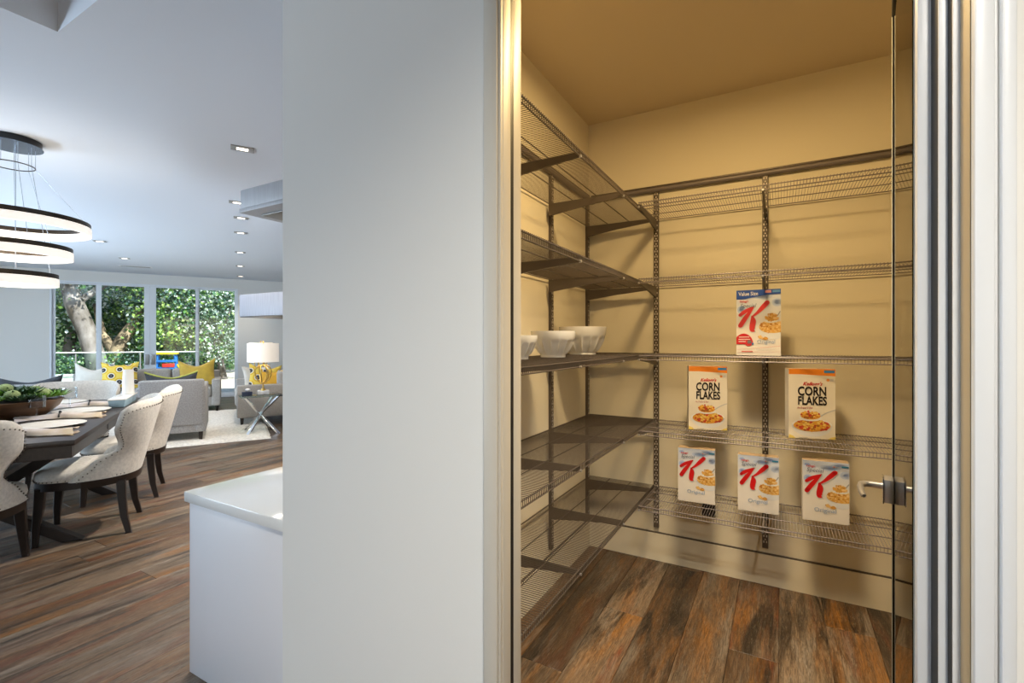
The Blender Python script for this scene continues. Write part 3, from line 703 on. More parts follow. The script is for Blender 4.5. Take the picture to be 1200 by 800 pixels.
# ================================================================ DINING AREA  (m, l frame)
def lt(name, m, l, z=0., rz=0.): return empty(name, WL(m, l, z), A60+rz)
TC = (-1.38, 4.84); TH = .76
tb = lt('dining_table', *TC)
rbox('tabletop', -.60, .60, -1.19, 1.19, TH-.032, TH, M['tabletop'], tb, .004)
ap = MB(); ap.box(-.585, .585, -1.175, -1.14, TH-.105, TH-.0325).box(-.585, .585, 1.14, 1.175, TH-.105, TH-.0325).box(-.585, -.55, -1.14, 1.14, TH-.105, TH-.0325).box(.55, .585, -1.14, 1.14, TH-.105, TH-.0325)
ap.build('apron', M['tabletop'], tb, bevel=.002, seg=1)
for y in (-.25, .25): MB().box(.585, .588, y-.012, y+.012, TH-.085, TH-.050).build('leaf_latch', M['canopy'], tb)
for y in (-.56, .56):
    for s in (-1, 1):
        d = s*.47; w = .055
        MB().hexa([(-d-w, y-.05+s*.026, .0), (-d+w, y-.05+s*.026, .0), (-d+w, y+.02+s*.026, .0), (-d-w, y+.02+s*.026, .0)],
                  [(d-w, y-.05+s*.026, TH-.106), (d+w, y-.05+s*.026, TH-.106), (d+w, y+.02+s*.026, TH-.106), (d-w, y+.02+s*.026, TH-.106)]).build('trestle_beam', M['darkwood'], tb, bevel=.004, seg=1)
rbox('stretcher', -.035, .035, -.50, .50, .33, .42, M['darkwood'], tb, .004)
tag(tb, 'long dark brown trestle dining table with crossed legs, set for a meal', 'table')

def make_chair(label):
    root = empty('dining_chair')                       # faces local +Y
    # seat pad
    def plan(t):                                        # rounded D outline, t in 0..1
        a = 2*PI*t; c, s = math.cos(a), math.sin(a); e = .62
        return (.265*math.copysign(abs(c)**e, c)*(1+.04*s), .265*math.copysign(abs(s)**e, s))
    N = 36; mb = MB(); prof_ = [(1.0, .405), (1.015, .425), (1.0, .452), (.93, .470), (.75, .482), (.4, .490), (.02, .493)]
    vs = [(plan(j/N)[0]*k, plan(j/N)[1]*k, z) for k, z in prof_ for j in range(N)]
    fs = [(i*N+j, i*N+(j+1) % N, (i+1)*N+(j+1) % N, (i+1)*N+j) for i in range(len(prof_)-1) for j in range(N)]+[tuple(range(N))[::-1]]
    mb.add(vs, fs).build('seat', M['linen'], root, smooth=True, angle=70)
    mb = MB(); rp = [(.99, .404), (1.0, .404), (1.0, .352), (.93, .352), (.93, .404)]
    vs = [(plan(j/N)[0]*k, plan(j/N)[1]*k, z) for k, z in rp for j in range(N)]
    fs = [(i*N+j, i*N+(j+1) % N, (i+1)*N+(j+1) % N, (i+1)*N+j) for i in range(len(rp)-1) for j in range(N)]
    mb.add(vs, fs).build('seat_rail', M['darkwood'], root, smooth=True)
    nh = MB()
    for j in range(54):
        x, y = plan(j/54); nh.sphere((x*1.018, y*1.018, .413), .0045, nu=5, nv=3)
    stuff(nh.build('nailheads', M['nail'], root))
    # wing back: a wrapped shell, waisted in the middle
    def lerp(v, ks):
        for (a, x), (b, y) in zip(ks, ks[1:]):
            if v <= b:
                t = (v-a)/(b-a); t = t*t*(3-2*t); return x+(y-x)*t
        return ks[-1][1]
    def surf(t, v, off):
        w = lerp(v, [(0, .268), (.42, .235), (.80, .318), (1, .326)]); wrap = lerp(v, [(0, .30), (.20, .23), (.45, .105), (.78, .150), (1, .150)])
        yb = -.262-.125*v; q = abs(t)**2.6
        zt = .40+(.90-.40)*v-.055*v*abs(t)**5
        x = (w+off*.9)*math.sin(t*PI/2)**1 if True else 0
        y = yb+wrap*(1-math.cos(t*PI/2))**1.25-off*math.cos(t*PI/2)
        return (x, y, zt)
    NU, NV = 22, 12; vs = []; fs = []
    def idx(k, i, j): return k*(NU+1)*(NV+1)+i*(NV+1)+j
    for k, off in ((0, .030), (1, -.030)):
        for i in range(NU+1):
            for j in range(NV+1):
                t = -1+2*i/NU; v = j/NV; o2 = off
                if j == NV or i in (0, NU): o2 = off*.75
                vs.append(surf(t, v, o2))
    for i in range(NU):
        for j in range(NV):
            fs.append((idx(0, i, j), idx(0, i+1, j), idx(0, i+1, j+1), idx(0, i, j+1)))
            fs.append((idx(1, i, j), idx(1, i, j+1), idx(1, i+1, j+1), idx(1, i+1, j)))
    # rounded rims: top, sides, bottom
    def rim(seq):
        b = len(vs); m = len(seq)
        mids = []
        for (i, j, dv) in seq:
            p = Vector(vs[idx(0, i, j)]); q = Vector(vs[idx(1, i, j)]); mids.append((p+q)/2+Vector(dv))
        vs.extend([tuple(x) for x in mids])
        for n in range(m-1):
            i0, j0, _ = seq[n]; i1, j1, _ = seq[n+1]
            fs.append((idx(0, i0, j0), idx(0, i1, j1), b+n+1, b+n)); fs.append((b+n, b+n+1, idx(1, i1, j1), idx(1, i0, j0)))
    seq = [(0, j, (0, .022, 0)) for j in range(NV)]+[(0, NV, (-.010, .012, .014))]+[(i, NV, (0, 0, .022)) for i in range(1, NU)]+[(NU, NV, (.010, .012, .014))]+[(NU, j, (0, .022, 0)) for j in range(NV-1, -1, -1)]
    rim(seq)
    mb = MB(); mb.add(vs, fs); o = mb.build('backrest', M['linen'], root, smooth=True, angle=75)
    nh = MB()
    def nail(t, v):
        nh.sphere(surf(t, v, .034), .0048, nu=5, nv=3)
    for j in range(26): nail(-.955, j/25*.95); nail(.955, j/25*.95)
    for i in range(1, 30): nail(-.955+1.91*i/30, .945)
    stuff(nh.build('nailheads', M['nail'], root))
    mb = MB(); vsb = []; N2 = 20
    for z, off in ((.352, .026), (.401, .034), (.401, .0), (.352, .0)):
        for i in range(N2+1):
            t = -.92+1.84*i/N2; x, y, _ = surf(t, 0, off); vsb.append((x, y, z))
    fsb = [(k*(N2+1)+i, k*(N2+1)+i+1, ((k+1) % 4)*(N2+1)+i+1, ((k+1) % 4)*(N2+1)+i) for k in range(4) for i in range(N2)]
    mb.add(vsb, fsb).build('back_rail', M['darkwood'], root, smooth=True)
    for sx in (-1, 1):
        for sy in (-1, 1):
            x, y = sx*.205, sy*.205; ks = [(0, 0, .026, .372), (.004*sx, .006*sy, .024, .25), (.012*sx, .018*sy, .020, .12), (.022*sx, (.045 if sy < 0 else .022)*sy, .016, 0)]
            vs2 = [(x+dx+a*h, y+dy+b*h, z) for dx, dy, h, z in ks for a, b in ((-1, -1), (1, -1), (1, 1), (-1, 1))]
            fs2 = [(i*4+(j+1) % 4, i*4+j, (i+1)*4+j, (i+1)*4+(j+1) % 4) for i in range(3) for j in range(4)]+[(12, 13, 14, 15), (3, 2, 1, 0)]
            MB().add(vs2, fs2).build('leg', M['darkwood'], root, bevel=.004, seg=1)
    return tag(root, label, 'chair', 'linen wing-back chairs round the dining table')
chairs = [((-.865, 4.43), 90, 'oatmeal wing-back chair at table side, nearest with whole seat showing'),
          ((-.800, 5.26), 90, 'oatmeal wing-back chair farther along table side, before grey armchair'),
          ((-1.325, 3.84), 0, 'oatmeal wing-back chair cut by left edge at near table end'),
          ((-1.340, 6.06), 180, 'oatmeal wing-back chair at the far table end facing us')]
c0 = None
for (m, l), a, lb in chairs:
    c = make_chair(lb) if c0 is None else copy_tree(c0)
    c0 = c0 or c
    c.location = WL(m, l); c.rotation_euler = (0, 0, A60+R(a)); c['label'] = lb

# ---- place settings
def plate(m, l, label, z=TH):
    o = MB().lathe([(0, .002), (.10, .002), (.11, 0), (.118, .004), (.176, .016), (.180, .019), (.176, .021), (.118, .010), (.10, .008), (0, .008)], 40).build('charger_plate', M['charger'], None, smooth=True)
    o.location = WL(m, l, z+.0005); return tag(o, label, 'plate', 'cream plates on the dining table')
plate(-1.035, 4.285, 'cream round plate nearest us on the dark table'); plate(-1.03, 5.03, 'cream round plate second along the table edge, by the stemmed glass'); plate(-1.33, 5.78, 'cream round plate before the far-end chair')
def napkin(m, l, rz, label):
    r = lt('napkin', m, l, TH+.001, rz); mb = MB(); n = 26; k = 9; vs = []
    for s in (0, 1):
        for i in range(n+1):
            u = -1+2*i/n; w = .028+.075*abs(u)**.8*(1 if u > 0 else .75); h = .034+.012*math.cos(u*3)*(1-abs(u))
            for j in range(k+1):
                t = -1+2*j/k; z = (h*(1-t*t*.8)+.006*math.sin(t*9+u*4)*abs(u)) if s == 0 else 0.
                vs.append((.24*u+.01*math.sin(t*5), w*t, max(z, .0015) if s == 0 else 0.))
    I = lambda s, i, j: s*(n+1)*(k+1)+i*(k+1)+j
    fs = [(I(0, i, j), I(0, i+1, j), I(0, i+1, j+1), I(0, i, j+1)) for i in range(n) for j in range(k)]+[(I(1, i, j), I(1, i, j+1), I(1, i+1, j+1), I(1, i+1, j)) for i in range(n) for j in range(k)]
    mb.add(vs, fs).build('folded_cloth', M['napkin'], r, smooth=True, angle=80)
    rg = MB(); pts = [(-.01, .034*math.cos(a), .020+.022*math.sin(a)) for a in np.linspace(-.2, PI+.2, 12)]
    rg.tube(pts, .006, 6); rg.sphere((-.01, 0, .050), .010, nu=8, nv=5); rg.build('napkin_ring', M['ring'], r, smooth=True)
    return tag(r, label, 'napkin', 'napkins in black rings')
napkin(-1.07, 3.92, 0, 'taupe napkin in black ring beside the nearest plate'); napkin(-1.07, 4.68, 0, 'taupe napkin in black ring between the two side plates'); napkin(-1.05, 5.42, 0, 'taupe napkin in black ring farthest along the table edge')
def goblet(m, l, label):
    o = MB().lathe([(0, .002), (.036, .002), (.037, .004), (.006, .010), (.0045, .02), (.0045, .080), (.008, .086), (.046, .092), (.048, .096), (.050, .180), (.0488, .180), (.0466, .098), (.040, .095), (0, .093)], 32).build('stemmed_glass', M['cglass'], None, smooth=True, angle=50)
    o.location = WL(m, l, TH+.0005); return tag(o, label, 'glass', 'square-bowled stemmed glasses')
goblet(-1.20, 4.66, 'clear stemmed glass in front of the planted wooden bowl'); goblet(-1.165, 5.30, 'clear stemmed glass farthest, before the far-end chair'); goblet(-1.50, 4.36, 'clear stemmed glass leftmost, above the near-end chair back')
# ---- wooden bowl of succulents
pb = lt('planted_bowl', -1.40, 4.86, TH+.001)
MB().lathe([(0, 0), (.15, 0), (.20, .02), (.27, .085), (.295, .135), (.288, .138), (.26, .12), (.18, .11), (0, .11)], 40).build('wooden_bowl', M['bowlwood'], pb, smooth=True)
MB().lathe([(.262, .122), (.15, .135), (0, .140)], 24).build('soil', M['soil'], pb, smooth=True)
def rosette(c, r, m, name, nl=22, lift=.7, slim=.34, seed=0):
    mb = MB(); rr = random.Random(seed)
    for i in range(nl):
        a = i*2.399; q = .35+.65*i/nl; el = (1-q)*1.2+.25*lift; L = r*q*rr.uniform(.85, 1.1)
        d = Vector((math.cos(a)*math.cos(el), math.sin(a)*math.cos(el), math.sin(el))); s = Vector((-math.sin(a), math.cos(a), 0)); u = s.cross(d)*-1
        p0 = Vector(c); w = r*slim*q
        vs = [p0-s*w*.3, p0+s*w*.3, p0+d*L*.55+s*w*.75-u*w*.05, p0+d*L+u*w*.35, p0+d*L*.55-s*w*.75-u*w*.05, p0+d*L*.5-u*w*.45]
        mb.add(vs, [(0, 1, 5), (1, 2, 5), (2, 3, 5), (3, 4, 5), (4, 0, 5), (0, 4, 3, 2, 1)])
    return mb.build(name, m, pb)
rr = random.Random(5)
for k in range(16):
    a = k*2*PI/16+rr.uniform(-.1, .1); q = .225+.03*rr.random()
    rosette((q*math.cos(a), q*math.sin(a), .150), rr.uniform(.105, .14), M['succ1'] if k % 3 else M['succ2'], 'succulent', 26, .6, .20, k)
for k in range(9):
    a = k*2*PI/9+.3; q = .13
    rosette((q*math.cos(a), q*math.sin(a), .180), rr.uniform(.10, .135), M['succ1'] if k % 3 else M['succ2'], 'succulent', 28, .9, .20, 50+k)
rosette((0, 0, .19), .13, M['succ1'], 'succulent', 28, 1., .20, 99)
for k, (a, q, z) in enumerate(((-1.2, .17, .185), (-.2, .20, .18), (-2.2, .19, .185), (.9, .17, .19), (2.6, .16, .19), (-1.7, .05, .225))):
    MB().sphere((q*math.cos(a), q*math.sin(a), z), .045, nu=14, nv=9, sc=(1, 1, .8)).build('moss_mound', M['moss'], pb, smooth=True)
tag(pb, 'brown wooden bowl heaped with green succulents and moss on the table', 'planter')

# ---- ring chandelier
ch = lt('ring_chandelier', TC[0], TC[1], CEIL)
MB().lathe([(0, 0), (.160, 0), (.160, -.040), (.165, -.046)], 40).build('canopy', M['canopy'], ch, smooth=True, angle=30)
MB().lathe([(.168, -.0465), (.168, -.050), (0, -.050)], 40).build('canopy_plate', M['canopyl'], ch, smooth=True, angle=30)
def band(r0, r1, z0, z1, n=72): return MB().lathe([(r0, z0), (r1, z0), (r1, z1), (r0, z1), (r0, z0)], n)
rings = ((.435, 2.190), (.330, 1.990), (.250, 1.785))
for rad, z in rings:
    b = band(rad-.016, rad, z+.012-CEIL, z+.045-CEIL).build('ring_body', M['bronze'], ch, smooth=True, angle=30)
    band(rad-.020, rad+.003, z-.045-CEIL, z+.0115-CEIL).build('ring_diffuser', M['led'], b, smooth=True, angle=30)
band(.120, .126, 2.608-CEIL, 2.614-CEIL, 48).build('spreader_ring', M['bronze'], ch, smooth=True)
cb = MB()
for q, (rad, z) in enumerate(rings):
    for i in range(3):
        a = q*.7+i*2*PI/3+.35
        cb.tube([(.123*math.cos(a), .123*math.sin(a), -.05), (.123*math.cos(a), .123*math.sin(a), 2.611-CEIL), ((rad-.008)*math.cos(a), (rad-.008)*math.sin(a), z+.045-CEIL)], .0016, 4)
cb.tube([(.02, .0, -.05), (.02, 0, 1.80-CEIL)], .002, 4)
stuff(cb.build('suspension_cables', M['cable'], ch))
tag(ch, 'chandelier of three glowing rings hanging on thin cables over the table', 'chandelier')
light('chandelier_light', 'POINT', WL(TC[0], TC[1], 1.98), 12, (1, .90, .78), shadow_soft_size=.25)

# ---- recessed downlights and ceiling vent
def downlight(m, l, label, w=.052, power=45):
    r = lt('downlight', m, l, CEIL)
    MB().box(-w*1.5, w*1.5, -w, w, -.006, -.0005).build('bezel', M['pull'], r, bevel=.002, seg=1)
    MB().box(-w*.75, w*.75, -w*.45, w*.45, -.0075, -.0062).build('lens', M['lampglow'], r)
    tag(r, label, 'downlight', 'recessed ceiling downlights')
    light('downlight_beam', 'SPOT', WL(m, l, CEIL-.03), power, (1, .87, .72), spot_size=R(110), spot_blend=.8, shadow_soft_size=.05)
for m, l, lb in ((.072, 4.175, 'square downlight nearest us, up in the ceiling left of wall'), (.053, 5.826, 'downlight just left of the jutting cooker hood corner'), (.099, 6.531, 'downlight directly below the jutting cooker hood'), (.107, 7.437, 'downlight second below the jutting cooker hood'),
                 (.125, 9.094, 'downlight in right row, third below the cooker hood'), (.148, 10.756, 'downlight in right row, second from the far wall'), (.180, 12.461, 'downlight in right row nearest the far wall'), (-1.673, 9.132, 'downlight beside the right end of the upper glowing ring'), (-1.640, 10.80, 'downlight in left row before the long ceiling vent')):
    downlight(m, l, lb)
for m_, l_, p_ in ((1.0, 4.4, 680), (1.05, 6.3, 150)): light('chair_fill_spot', 'SPOT', WL(m_, l_, CEIL-.02), p_, (1, .90, .78), spot_size=R(135), spot_blend=1., shadow_soft_size=.08)  # unseen fill spots added behind the wall to brighten the chair backs
light('kitchen_fill_spot', 'SPOT', (.34, -.36, RZ-.02), 430, (1, .93, .82), spot_size=R(120), spot_blend=.9, shadow_soft_size=.06)  # unseen spot added to brighten the near wall and lower pantry
v = lt('ceiling_vent', -1.63, 11.87, CEIL); MB().box(-.26, .26, -.09, .09, -.008, -.0005).build('vent_frame', M['ventw'], v, bevel=.002, seg=1)
for i in range(4): MB().box(-.23, .23, -.066+i*.036, -.048+i*.036, -.011, -.0082).build('slat', M['pull'], v)
tag(v, 'long white slatted air vent in the ceiling near far doors', 'vent')

# ================================================================ LIVING AREA
rug = lt('shag_rug', -1.05, 8.86)
nx, ny = 70, 90; vs = []; rx, ry = 1.52, 1.61
for i in range(nx+1):
    for j in range(ny+1):
        vs.append((-rx+2*rx*i/nx+random.uniform(-.008, .008), -ry+2*ry*j/ny+random.uniform(-.008, .008), .028+random.uniform(-.008, .010) if 0 < i < nx and 0 < j < ny else .001))
fs = [(i*(ny+1)+j, (i+1)*(ny+1)+j, (i+1)*(ny+1)+j+1, i*(ny+1)+j+1) for i in range(nx) for j in range(ny)]
MB().add(vs, fs).build('pile', M['rug'], rug, smooth=True); MB().box(-rx+.01, rx-.01, -ry+.01, ry-.01, .0003, .002).build('backing', M['rug'], rug)
tag(rug, 'cream shag rug under the grey seating', 'rug')
RZ_ = .024
def seat_unit(name, W, D, label, cat, m, arm_h=.62, back_h=.78, seat_h=.44, ncush=2, arm_w=.14, tall_cush=True, legz=.11):
    """local: x across (centre 0), faces +Y, back at y=0..; origin at back centre on the floor"""
    r = empty(name); w = W/2
    rbox('base', -w+.005, w-.005, .02, D-.02, legz, .285, m, r, .012)
    rbox('backrest', -w+arm_w*.2, w-arm_w*.2, 0, .17, .20, back_h, m, r, .025, 3)
    for s in (-1, 1):
        a0, a1 = sorted((s*w, s*(w-arm_w))); rbox('arm', a0, a1, .012, D-.01, legz+.005, arm_h, m, r, .02, 3)
    iw = 2*(w-arm_w)/ncush
    for i in range(ncush):
        x0 = -w+arm_w+i*iw
        rbox('seat_cushion', x0+.004, x0+iw-.004, .17, D+.015, .287, seat_h+.02, m, r, .035, 3)
        if tall_cush: rbox('back_cushion', x0+.006, x0+iw-.006, .155, .34, seat_h+.022, back_h+.06, m, r, .055, 4)
    for sx in (-1, 1):
        for y in (.07, D-.08):
            x = sx*(w-.06); q = .026
            MB().hexa([(x-q*.7, y-q*.7, 0), (x+q*.7, y-q*.7, 0), (x+q*.7, y+q*.7, 0), (x-q*.7, y+q*.7, 0)], [(x-q, y-q, legz+.003), (x+q, y-q, legz+.003), (x+q, y+q, legz+.003), (x-q, y+q, legz+.003)]).build('leg', M['darkwood'], r, bevel=.003, seg=1)
    return tag(r, label, cat)
def place(o, m, l, rz=0., z=0.): o.location = WL(m, l, z); o.rotation_euler = (0, 0, A60+rz); return o
ac = seat_unit('armchair', .74, .82, 'grey tweed armchair seen from behind, to the right of the vase', 'armchair', M['grey'], arm_h=.72, back_h=.80, ncush=1, tall_cush=False, arm_w=.12)
place(ac, -.66, 7.46, 0, RZ_); ac['group'] = 'grey tweed armchairs'
ac2 = copy_tree(ac); ac2['label'] = 'grey tweed armchair mostly hidden behind the planted bowl'; place(ac2, -2.05, 7.50, 0, RZ_)
so = seat_unit('sofa', 2.30, .96, 'long grey sofa facing us in front of sliding glass doors', 'sofa', M['grey2'], arm_h=.60, back_h=.74, ncush=3)
place(so, -1.33, 11.50, PI, 0)
ls = seat_unit('loveseat', 1.62, .92, 'grey loveseat seen side-on behind the chrome side table', 'sofa', M['grey2'], arm_h=.615, back_h=.74, ncush=2, arm_w=.12)
place(ls, .98, 9.25, PI/2, RZ_)
# ---- pillows
def pillow(m_, w, h, t, label, pos, rot, dip=.12, piping=None, group=None):
    n = 18; vs = []; fs = []
    def P(u, v, s):
        e = (1-abs(u)**2.6)*(1-abs(v)**2.6); k = 1-.10*(1-abs(u)**2)*(abs(v)) if True else 1
        x = w/2*u*(1-.10*(1-v*v)); z = h/2*v*(1-.10*(1-u*u))
        if v > 0: z -= dip*h*v*(1-abs(u)**1.4)
        return (x, s*t/2*max(e, 0)**.55, z+h/2)
    for s in (-1, 1):
        for i in range(n+1):
            for j in range(n+1): vs.append(P(-1+2*i/n, -1+2*j/n, s))
    I = lambda s, i, j: s*(n+1)**2+i*(n+1)+j
    for i in range(n):
        for j in range(n):
            fs.append((I(0, i, j), I(0, i+1, j), I(0, i+1, j+1), I(0, i, j+1))); fs.append((I(1, i, j), I(1, i, j+1), I(1, i+1, j+1), I(1, i+1, j)))
    o = MB().add(vs, fs).build('throw_pillow', m_, None, smooth=True, angle=90)
    if piping:
        ed = [P(-1+2*i/n, 1, 0) for i in range(n+1)]
        MB().tube([(x, 0, z+.004) for x, y, z in ed], .010, 6).build('piping', piping, o, smooth=True)
    m2, l, z = pos; o.matrix_world = Matrix.Translation(WL(m2, l, z)) @ Matrix.Rotation(A60, 4, 'Z') @ Euler(rot, 'XYZ').to_matrix().to_4x4()
    return tag(o, label, 'pillow', group)
LEAN = R(-16)
pillow(M['ivory'], .56, .50, .17, 'ivory pillow at the left end of the long sofa', (-2.10, 10.98, .47), (LEAN, 0, 0), dip=.26)
pillow(M['dots'], .54, .50, .16, 'yellow pillow with dark ringed dots on the long sofa', (-1.72, 10.86, .47), (LEAN, 0, R(4)), dip=.08)
pillow(M['mustard'], .62, .54, .18, 'mustard velvet pillow at the right end of the long sofa', (-.56, 10.90, .46), (LEAN, R(-4), R(-6)), dip=.22)
pillow(M['char'], .58, .44, .14, 'charcoal pillow with lime top edge in the nearer grey armchair', (-.68, 7.78, .49), (R(12), 0, 0), dip=.16, piping=M['lime'], group='charcoal pillows in the armchairs')
pillow(M['char'], .62, .45, .14, 'charcoal pillow poking up behind the planted bowl', (-2.06, 7.80, .49), (R(12), 0, 0), dip=.16, group='charcoal pillows in the armchairs')
pillow(M['ivory'], .50, .46, .15, 'pale pillow at the left of the loveseat', (.40, 8.95, .48), (LEAN*.7, 0, R(28)), dip=.12)
pillow(M['dots'], .50, .48, .15, 'patterned yellow pillow on the loveseat behind the brass lamp', (.46, 8.83, .485), (LEAN, R(6), R(6)), dip=.16)
pillow(M['ochre'], .52, .42, .16, 'plain ochre pillow on the loveseat, right of patterned one', (.66, 8.72, .48), (LEAN, R(-8), R(-8)), dip=.14)
# ---- chrome side tables, lamps, decor
def side_table(label):
    r = empty('side_table'); H = .552
    rbox('glass_top', -.27, .27, -.27, .27, H-.014, H, M['tglass'], r, .002)
    for a in (R(45), R(135)):
        for s in (-1, 1):
            c, d = math.cos(a)*s, math.sin(a)*s; t = .020
            p0 = Vector((c*.31, d*.31, 0)); p1 = Vector((-c*.28, -d*.28, H-.0145))
            k = Vector((-d, c, 0))*t
            e = Vector((c, d, 0))*t
            off = Vector((0, 0, 0)) if abs(math.cos(a)-s*0) < 9 else 0
            if s > 0 or True:
                sh = Vector((-d, c, 0))*.021*(1 if a < 1 else -1)
                MB().hexa([p0-e-k+sh, p0+e-k+sh, p0+e+k+sh, p0-e+k+sh], [p1-e-k+sh, p1+e-k+sh, p1+e+k+sh, p1-e+k+sh]).build('chrome_leg', M['chrome'], r, bevel=.003, seg=1)
    return tag(r, label, 'side table', 'chrome and glass side tables')
st = side_table('glass-topped side table on crossed chrome legs before the loveseat'); place(st, .36, 7.80, R(6), .0)
st2 = copy_tree(st); st2['label'] = 'glass side table at the far end of the loveseat'; place(st2, .62, 10.65, 0, 0)
def lamp(label, m, l, z):
    r = lt('table_lamp', m, l, z)
    rbox('marble_base', -.075, .075, -.075, .075, 0, .052, M['marble'], r, .004)
    MB().lathe([(0, .052), (.035, .052), (.028, .075), (.012, .085), (.010, .16)], 16).build('stem', M['brass'], r, smooth=True)
    k = MB()
    for q in range(3):
        a = q*PI/3; pts = []
        for i in range(17):
            t = i/16*2*PI; x = .105*math.cos(t)*(1 if q != 1 else .8); zz = .29+.135*math.sin(t)
            pts.append((x*math.cos(a)+.015*math.sin(2*t+q), x*math.sin(a), zz))
        k.tube(pts, .008, 8, cap=False)
    k.build('ribbon_sculpture', M['brass'], r, smooth=True)
    MB().tube([(0, 0, .40), (0, 0, .76)], .006, 8).build('rod', M['brass'], r, smooth=True)
    MB().lathe([(.205, .470), (.208, .470), (.208, .740), (.205, .740), (.205, .470)], 40).build('shade', M['shade'], r, smooth=True, angle=30)
    MB().sphere((0, 0, .762), .014).build('finial', M['brass'], r, smooth=True)
    tag(r, label, 'table lamp', 'white drum lamps with brass bases')
    light('table_lamp_bulb', 'POINT', WL(m, l, z+.60), 3.0, (1, .82, .6), shadow_soft_size=.06)
lamp('white drum lamp on gold ribbon base, on the near chrome table', .40, 7.84, .553)
lamp('white drum lamp half hidden behind the nearer one', .50, 10.62, .553)
bx = lt('trinket_box', .19, 7.72, .553); rbox('box_body', -.065, .065, -.05, .05, 0, .055, M['navy'], bx, .003)
MB().sphere((.01, 0, .078), .024, nu=12, nv=8, sc=(1.5, 1, 1)).build('stone_lid', M['marble'], bx, smooth=True); tag(bx, 'small navy box topped with a white stone on the glass table', 'box')
pp = lt('potted_plant', .30, 10.45, .553); MB().lathe([(0, 0), (.04, 0), (.055, .09), (.05, .09), (0, .08)], 16).build('pot', M['canopy'], pp, smooth=True)
lf = MB()
for i in range(16):
    a = i*2.4; e = .4+.9*random.random(); L = .13; d = Vector((math.cos(a)*math.cos(e), math.sin(a)*math.cos(e), math.sin(e))); s = Vector((-math.sin(a), math.cos(a), 0))*.016; p = Vector((0, 0, .085))
    lf.add([p, p+d*L*.5+s, p+d*L, p+d*L*.5-s], [(0, 1, 2, 3)])
lf.build('leaves', M['succ1'], pp); tag(pp, 'tiny dark green plant beside the loveseat arm under the lamps', 'plant')
bt = lt('trough', -.843, 5.50, TH+.0008)
MB().hexa([(-.050, -.29, 0), (.050, -.29, 0), (.050, .29, 0), (-.050, .29, 0)], [(-.058, -.30, .062), (.058, -.30, .062), (.058, .30, .062), (-.058, .30, .062)]).build('trough_body', M['blueg'], bt, bevel=.004)
rbox('rim', -.062, .062, -.304, .304, .0622, .074, M['ceramic'], bt, .004)
tag(bt, 'pale blue glazed trough with white rim on the table behind the napkins', 'planter')
vz = MB().lathe([(0, 0), (.046, 0), (.044, .07), (.041, .15), (.039, .225), (.036, .225), (.039, .14), (.039, .015), (0, .015)], 48, fn=lambda r, z, t, i: r*(1+.02*math.cos(t*16)) if r > .02 else r).build('ribbed_vase', M['vase'], None, smooth=True)
vz.location = WL(-.838, 5.70, TH+.0753); tag(vz, 'white ribbed vase standing on the pale blue trough', 'vase')

# ================================================================ SLIDING GLASS DOORS
dr = struct(empty('door_2', WL(0, FAR, 0), A60))
fm = MB(); fm.box(DM0, DM0+.035, .0, .09, 0, DZ).box(DM1-.035, DM1, 0, .09, 0, DZ).box(DM0+.035, DM1-.035, 0, .09, DZ-.03, DZ).box(DM0+.035, DM1-.035, 0, .09, -.005, .035)
fm.build('outer_frame', M['frame'], dr, bevel=.003, seg=1)
for (a, b, wl, wr, y) in ((DM0+.036, -2.395, .045, .085, .045), (-2.440, -1.556, .055, .105, .015), (-1.554, -.660, .105, .055, .015), (-.720, DM1-.036, .075, .035, .045)):
    f = MB(); f.box(a, a+wl, y, y+.028, .036, DZ-.031).box(b-wr, b, y, y+.028, .036, DZ-.031).box(a+wl, b-wr, y, y+.028, .036, .11).box(a+wl, b-wr, y, y+.028, DZ-.062, DZ-.031)
    f = f.build('panel_frame', M['frame'], dr, bevel=.002, seg=1)
    MB().box(a+wl, b-wr, y+.010, y+.016, .11, DZ-.062).build('glass_pane', M['wglass'], f)
for x in (-1.608, -1.502):
    MB().box(x-.036, x+.036, -.002, .0150, .80, 1.03).build('flush_pull', M['pull'], dr, bevel=.030, seg=4)
# ================================================================ OUTSIDE
g = lt('patio_ground', 0, FAR); MB().box(-26, 22, .12, 60, -.20, -.04).build('gravel', M['gravel'], g); struct(g); g.name = 'ground'
dk = MB().box(-12, -1.2, .115, 3.4, -.039, -.006).build('trim_3', M['deck']); lroot(struct(dk), 0, FAR)
gr = lt('glass_railing', 0, FAR+2.6)
for k, x in enumerate((-5.9, -4.62, -3.34, -2.06)):
    MB().box(x+.01, x+1.26, -.006, .006, -.005, 1.02).build('glass_panel', M['tglass'], gr)
    MB().box(x-.02, x+.005, -.02, .02, -.006, 1.0).build('post', M['pull'], gr, bevel=.003, seg=1)
MB().box(-5.9, -.80, -.02, .02, 1.021, 1.045).build('top_rail', M['frame'], gr, bevel=.003, seg=1)
tag(gr, 'frameless glass railing with pale top rail outside the doors', 'railing')
lw = lt('garden_wall', 0, FAR+5.2); MB().box(-8, -3.35, -.12, .12, -.04, .30).build('masonry', M['rendered'], lw, bevel=.01); MB().box(-8, -3.33, -.16, .16, .301, .36).build('coping', M['rendered'], lw, bevel=.008)
tag(lw, 'low white garden wall seen through the leftmost glass panel', 'garden wall')
hs = MB(); nx, ny = 40, 12; vs = []
for i in range(nx+1):
    for j in range(ny+1):
        x = -30+56*i/nx; y = 13+j*2.2; vs.append((x, y, -.05+(j/ny)**.8*13+random.uniform(-.4, .4)*(j > 0)))
hs.add(vs, [(i*(ny+1)+j, (i+1)*(ny+1)+j, (i+1)*(ny+1)+j+1, i*(ny+1)+j+1) for i in range(nx) for j in range(ny)])
o = hs.build('hillside', M['slope'], None, smooth=True); lroot(struct(o), 0, FAR)
